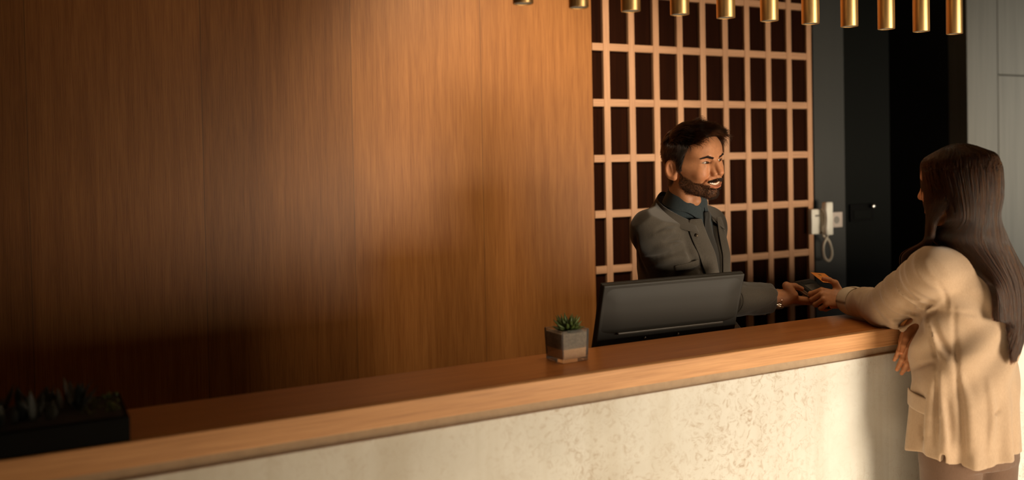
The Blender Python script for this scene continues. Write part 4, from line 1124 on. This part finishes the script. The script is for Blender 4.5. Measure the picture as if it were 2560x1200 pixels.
TW_ = [(.79,2.412,-.172,.160,.140), (.95,2.413,-.178,.157,.134), (1.08,2.416,-.180,.158,.130), (1.20,2.425,-.190,.155,.116), (1.30,2.422,-.200,.160,.106),
       (1.355,2.420,-.203,.150,.095), (1.39,2.415,-.206,.118,.080), (1.42,2.408,-.208,.080,.066), (1.45,2.404,-.208,.060,.058)]
cS = V3(2.420,-.203,1.352)
WSL, WEL, WWL = cS-RW*.150, V3(2.338,.035,1.209), at_y(2114,749,.25)
WSR, WER, WWR = cS+RW*.128+FW*.035-V3(0,0,.012), V3(2.555,-.06,1.155), V3(2.372,-.062,1.178)
M['blazer'] = fabric('beige_blazer', (.36,.25,.162), (.45,.325,.217), 800, .1, .8, .3)
M['lining'] = fabric('striped_lining', (.50,.41,.30), (.60,.50,.38), 500)
def stripes(nt, b):
    h = NT(nt); a = h.n('ShaderNodeAttribute', attribute_name='tone'); h.l(a.outputs['Color'], b.inputs['Base Color'])
M['stripe'] = mat('striped_cuff', (.6,.5,.4), .8, build=stripes)
M['trouser_w'] = fabric('brown_trousers', (.105,.060,.038), (.145,.085,.055))
AXW = unit(WWL-WEL); CUW = WWL-AXW*.045
FOLDS = [  # raised creases (start, end, radius)
    (at_y(2365,742,-.20), at_y(2290,800,-.11), .012), (at_y(2360,715,-.21), at_y(2300,750,-.16), .010), (at_y(2330,770,-.15), at_y(2255,825,-.05), .012)]
def blazer(P, fine=False):
    d, u, v = slices(P, TW_, FW, RW)
    d = smin(d, cap(P, cS+V3(0,0,.010)-RW*.05, WSL, .050, .056), .04); d = smin(d, cap(P, cS+V3(0,0,.006)+RW*.04, WSR, .050, .054), .04)
    a1 = chain(P, [WSL, WEL], [.060, .058], 0); a2 = chain(P, [WEL, CUW], [.057, .042], 0)
    if fine:
        a1 = a1+sleeve_noise(P, WSL, WEL, .018, 26); a2 = a2+sleeve_noise(P, WEL, CUW, .014, 28)
        # hanging pleats of the skirt part and drag lines from the armpit
        ang = np.arctan2(u, -v); zt = np.clip((1.05-P[2])/.25, 0, 1)
        d = d+zt*(.009*np.sin(ang*9+1.0+P[2]*3)+.005*np.sin(ang*15+2.1))+.010*np.sin(ang*5-P[2]*38+.6)*np.clip(1-np.abs(P[2]-1.12)/.16, 0, 1)
        d = d+.0055*np.sin(ang*7+P[2]*55)*np.clip(1-np.abs(P[2]-1.24)/.08, 0, 1)
    arm = smin(a1, a2, .02); d = smin(d, arm, .030)
    r1 = chain(P, [WSR, WER, WWR-unit(WWR-WER)*.03], [.058, .050, .040], 0); d = smin(d, r1, .02)
    if fine:
        for a, b, r_ in FOLDS: d = smin(d, cap(P, a, b, r_*.6, r_*.3), .02)
    return d
g = Grid((2.10,-.38,.775), (2.72,.30,1.47), .0048); P = g.P
D = blazer(P, True); _, u, v = slices(P, TW_, FW, RW); z = g.Z
D = creases(D, P, lambda q: blazer(q, True), [
    ([(2385,765), (2387,850), (2392,930), (2402,1020), (2414,1135)], .0048), ([(2338,905), (2343,960), (2344,1060), (2340,1130)], .0048), ([(2272,925), (2305,912), (2338,903)], .0045),
    ([(2345,705), (2365,745), (2366,780)], .0035), ([(2330,800), (2350,850), (2372,880)], .006), ([(2320,815), (2335,870), (2342,900)], .005), ([(2366,780), (2420,784), (2440,790)], .004),
    ([(2160,815), (2172,835), (2185,840)], .005), ([(2190,778), (2205,800), (2215,825)], .005), ([(2250,770), (2290,785), (2330,760)], .006), ([(2235,800), (2285,800), (2340,775)], .005), ([(2480,1035), (2492,1030), (2500,1022)], .004), ([(2368,1000), (2376,1060), (2380,1120)], .007), ([(2310,1000), (2306,1060), (2304,1110)], .006)],
    [([(2318,805), (2345,868), (2372,912)], .009), ([(2346,930), (2352,1000), (2362,1070), (2362,1130)], .009), ([(2395,930), (2420,1000), (2425,1080), (2422,1130)], .008), ([(2275,790), (2310,780), (2350,750)], .009), ([(2225,790), (2240,820), (2270,822)], .008), ([(2328,960), (2322,1040), (2316,1120)], .008), ([(2470,950), (2480,1040), (2470,1130)], .007)])
hem = .808+.010*np.sin(np.arctan2(u, v)*3)
D = smax(D, (hem-z)+0*D, .003)
D = smax(D, -np.maximum(np.abs(u)-.014-.05*np.clip(1.2-z, 0, 1), -v), .006)          # open front
ang = np.arctan2(u, v)                                                         # side vent on the left
D = smax(D, -np.maximum(np.abs(ang+1.98)-.035, z-.835), .003)
D = smax(D, -(cap(P, CUW, WWL+AXW*.05, .034, .034)), .004)
inner = slices(P, [(r_[0], r_[1], r_[2], r_[3]-.022, r_[4]-.022) for r_ in TW_], FW, RW)[0]
D = smax(D, -np.maximum(inner, z-.98), .004)                                   # hollow skirt
V, Q = nets(D, g); V = relax(V, Q, 1, .4)
vmesh('blazer', V-np.array(woman.location), Q, M['blazer'], woman)
fb = lambda P: blazer(P)
# pocket flap on her left front
z = np.linspace(.985, .935, 5)[:, None]; t = np.linspace(0, 1, 10)[None, :]
Pg = shell(fb, TW_, FW, RW, z+.010*t, np.radians(lerp(-100, -58, t)+0*z), .0055); patch('pocket_flap', Pg, .005, M['blazer'], woman)
# turned-back cuff with dark stripes
n = 40; rows = []; cols = []; a_ = np.linspace(0, 2*math.pi, n, endpoint=False); m1 = unit(np.cross(AXW, (0,0,1))); m2 = np.cross(m1, AXW)
for k in range(9):
    t = k/8; cc = WWL-AXW*(.078-.060*t); r_ = lerp(.048, .0445, t)+.003*math.sin(math.pi*t)
    rows.append(cc+np.outer(np.cos(a_), m1)*r_+np.outer(np.sin(a_), m2)*r_*.95)
    st_ = (np.abs(((a_/(2*math.pi)*9) % 1)-.5) < .075).astype(float)
    cols.append(np.array((.56,.47,.36))*(1-st_[:, None])+np.array((.16,.10,.06))*st_[:, None])
rows, cols = np.array(rows), np.array(cols)
o = patch('cuff', rows, .004, M['stripe'], woman, 0, True)
at = o.data.color_attributes.new('tone', 'FLOAT_COLOR', 'POINT'); cc = np.ones((rows.shape[0]*n, 4), np.float32); cc[:, :3] = cols.reshape(-1, 3); at.data.foreach_set('color', cc.ravel())
# dark top seen at the open front
g = Grid((2.24,-.33,.85), (2.60,-.03,1.44), .008)
D = slices(g.P, [(r_[0], r_[1], r_[2]-.012, r_[3]-.03, r_[4]-.03) for r_ in TW_], FW, RW)[0]
V, Q = nets(D, g); vmesh('blouse', V-np.array(woman.location), Q, M['shirt'], woman)
# trousers and shoes
g = Grid((2.22,-.36,.03), (2.64,.04,.98), .008); P = g.P
D = slices(P, [(.78,2.425,-.185,.150,.112), (.97,2.425,-.185,.150,.110)], FW, RW)[0]
for s_ in (1, -1):
    D = smin(D, chain(P, [V3(2.425,-.185,.80)+RW*.072*s_, V3(2.425,-.18,.47)+RW*.075*s_, V3(2.425,-.20,.08)+RW*.07*s_], [.086, .068, .060], .02), .012)
V, Q = nets(D, g); V = relax(V, Q, 1, .4); vmesh('trousers', V-np.array(woman.location), Q, M['trouser_w'], woman)
for s_ in (1, -1):
    c = V3(2.425,-.20,.04)+RW*.07*s_; g = Grid(c-.16, c+.16, .006); P = g.P
    D = smin(cap(P, c, c+FW*.11-V3(0,0,.008), .036, .030), cap(P, c-FW*.05, c+FW*.02, .033, .034), .02); D = smax(D, .002-g.Z+0*D, .004)
    V, Q = nets(D, g); vmesh('shoe', V-np.array(woman.location), Q, M['black'], woman)
# hands
th = [WWL+AXW*.02+V3(-.012,.004,.026), at_y(2088,708,.278), at_y(2073,700,.288), at_y(2059,697,.298)]
wparts.append(hand(WWL, unit((-.86,.36,.16)), (-.30,-.72,.62), False, [(54,66,42), (70,90,56), (74,94,58), (76,96,60)], th, SKIN_W, .90, forearm=WWL-AXW*.10))
HR = WWR+V3(-.010,.004,-.008)
wparts.append(hand(HR, unit((-.30,.05,-.95)), (-.55,-.82,.1), True, [(18,24,14), (14,20,12), (12,18,10), (12,20,12)], [HR+V3(-.03,.0,-.02), HR+V3(-.052,-.006,-.040), HR+V3(-.066,-.008,-.058), HR+V3(-.074,-.008,-.076)], SKIN_W, .86, forearm=WWR-unit(WWR-WER)*.08))
wparts.append(under_body(TW_[:-1], FW, RW, (WSR, WSL), ([WSL, WEL, WWL-AXW*.03], [WSR, WER, WWR-unit(WWR-WER)*.03]), (V3(2.41,-.205,1.34), WNB+V3(0,0,.03)), SKIN_W, .04,
    [[V3(2.425,-.185,.80)+RW*.072*s_, V3(2.425,-.18,.47)+RW*.075*s_, V3(2.425,-.20,.10)+RW*.07*s_] for s_ in (1, -1)]))
V, Q, c = stitch(wparts); vmesh('body', V-np.array(woman.location), Q, M['skin'], woman, c)

# long straight hair falling down the middle of the back
M['hair_w'] = hairmat('long_brown_hair', (.0026,.0010,.0004), (.026,.0080,.0021), .32)
rng = np.random.default_rng(5)
x, y, z = WV[:, 0], WV[:, 1], WV[:, 2]
yf = np.interp(z, [-.02,.02,.05,.075,.09,.102,.11], [.030,.036,.050,.060,.072,.088,.2])
smk = sstep(yf-y, -.003, .003)*sstep(z, -.06, -.03)*(np.abs(x) < .079)
idx = np.flatnonzero(smk > .5); R0 = WV[rng.choice(idx, 10500)]+rng.normal(0, .0006, (10500, 3))
fb_s = []
N = len(R0); az = np.arctan2(R0[:, 0], -(R0[:, 1]-.0))             # 0 = back, + = her right
az = az*(1-.12*sstep(R0[:, 2], .08, .12))
jit = rng.normal(0, 1, (N, 6))
left_front = az < -1.62+.12*jit[:, 5]                                            # this part falls in front of the left shoulder
side = np.abs(az) > 1.15                                            # face-framing hair
rr0 = np.hypot(R0[:, 0]/.079, (R0[:, 1]+.004)/.10)
def skull(a, zz, off):                                              # point on the widened skull
    k = np.sqrt(np.clip(1-((zz-.046)/.0900)**2, .02, 1)); k = np.where(zz < .045, np.maximum(k, .90), k)
    return np.stack([np.sin(a)*(.0775*k+off), -np.cos(a)*(.099*k+off)-.004, zz], 1)
lv = 1+.25*jit[:, 0]*.3; off = .006+.010*rng.random(N)
C1 = skull(az*1.0, np.minimum(R0[:, 2], .085)*.6+.030, off)
C0 = skull(az, np.clip(lerp(R0[:, 2], C1[:, 2], .45), .0, .124), .45*off)
C2 = skull(az*.96, np.full(N, -.015), off+.006)
C3 = np.stack([np.sin(az*.95)*(.078+.5*off), -np.cos(az*.95)*(.086+.5*off)-.006, np.full(N, -.085)], 1)
C3[left_front] = np.stack([np.sin(az)*(.082+off), .036-np.cos(az)*.055, np.full(N, -.085)], 1)[left_front]
W0, Wc, W1, W2, W3 = (tww(q) for q in (R0, C0, C1, C2, C3))
a3 = az*.93-.45*np.clip((-az-.9)/.6, 0, 1)
W3b = np.stack([2.394+np.sin(a3)*(.086+.4*off), -.208-np.cos(a3)*(.098+.5*off), np.full(N, 1.432)], 1)
W3b[:, 0] += .022*np.clip(np.sin(az), 0, 1)
W3b[left_front] = tww(np.stack([np.sin(az)*(.084+off), .052-np.cos(az)*.05, np.full(N, -.138)], 1))[left_front]
lat = np.sin(np.clip(az, -1.5, 1.5)*.72)                            # -1 .. 1 across the back
back = lambda l, zz, o: np.stack([2.425+.012+l, -.2+0*l-o, zz], 1)
T = np.array(TW_)
def onback(l, zz, o):
    a = np.interp(zz, T[:, 0], T[:, 3]); b = np.interp(zz, T[:, 0], T[:, 4]); cx = np.interp(zz, T[:, 0], T[:, 1]); cy = np.interp(zz, T[:, 0], T[:, 2])
    return np.stack([cx+l, cy-b*np.sqrt(np.clip(1-(l/a)**2, .1, 1))-o, zz], 1)
thick = .006+.020*rng.random(N)
W4 = onback(lat*.098+.010+.030*np.clip(lat, 0, 1), np.full(N, 1.320), thick+.006)
W5 = onback(lat*.078+.012+.020*np.clip(lat, 0, 1)+.004*jit[:, 1], np.full(N, 1.22), thick+.008)
endz = 1.085+.05*np.abs(jit[:, 2])*.6+np.clip(-lat, 0, 1)*.16+np.clip(lat, 0, 1)*.03
W6 = onback(lat*.052+.010+.004*jit[:, 3], endz*.5+.61, thick*.8+.010)
W7 = onback(lat*.034+.000+.005*jit[:, 4], endz, thick*.5+.010)
# a few locks fall in front of the left shoulder
lf = left_front
q = rng.random(lf.sum()); nl = lf.sum(); fr = np.clip((-az[lf]-1.4)/.7, 0, 1)
W4[lf] = np.stack([2.325-.040*fr+.012*(q-.5), -.120+.030*fr+.012*jit[lf, 2]*.5, 1.385+0*q], 1)
W5[lf] = np.stack([2.338-.035*fr+.010*(q-.5), -.088+.015*fr+.008*jit[lf, 2]*.5, 1.315+0*q], 1)
W6[lf] = W5[lf]+np.stack([.012+.003*jit[lf, 1], .010+0*q, -.035+0*q], 1)
W7[lf] = W6[lf]+np.stack([.006+.003*jit[lf, 1], .006+0*q, -.025-.02*q], 1)
ctrl = [W0, Wc, W1, W2, W3, W3b, W4, W5, W6, W7]; ctrl = [2*ctrl[0]-ctrl[1]]+ctrl+[2*ctrl[-1]-ctrl[-2]]
pts = []
for i in range(1, len(ctrl)-2):
    a, b, c, d = ctrl[i-1:i+3]
    for k in range(4):
        t = k/4; pts.append(.5*((2*b)+(c-a)*t+(2*a-5*b+4*c-d)*t*t+(3*b-a-3*c+d)*t**3))
pts.append(ctrl[-2]); pts = np.stack(pts, 1)
# clumping: strands lean toward a neighbour guide further down
guide = rng.integers(0, N, 240); gi = np.argmin(((W4[:, None, :]-W4[guide][None])**2).sum(2), 1); tt = np.linspace(0, 1, pts.shape[1])[None, :, None]
pts = pts+(pts[guide][gi]-pts)*(tt**1.4*.45)
hair_obj('hair', list(pts-np.array(woman.location)), .00052, M['hair_w'], woman, .4)
V, Q, c = stitch(body_parts)
vmesh('body', V-np.array(man.location), Q, M['skin'], man, c)
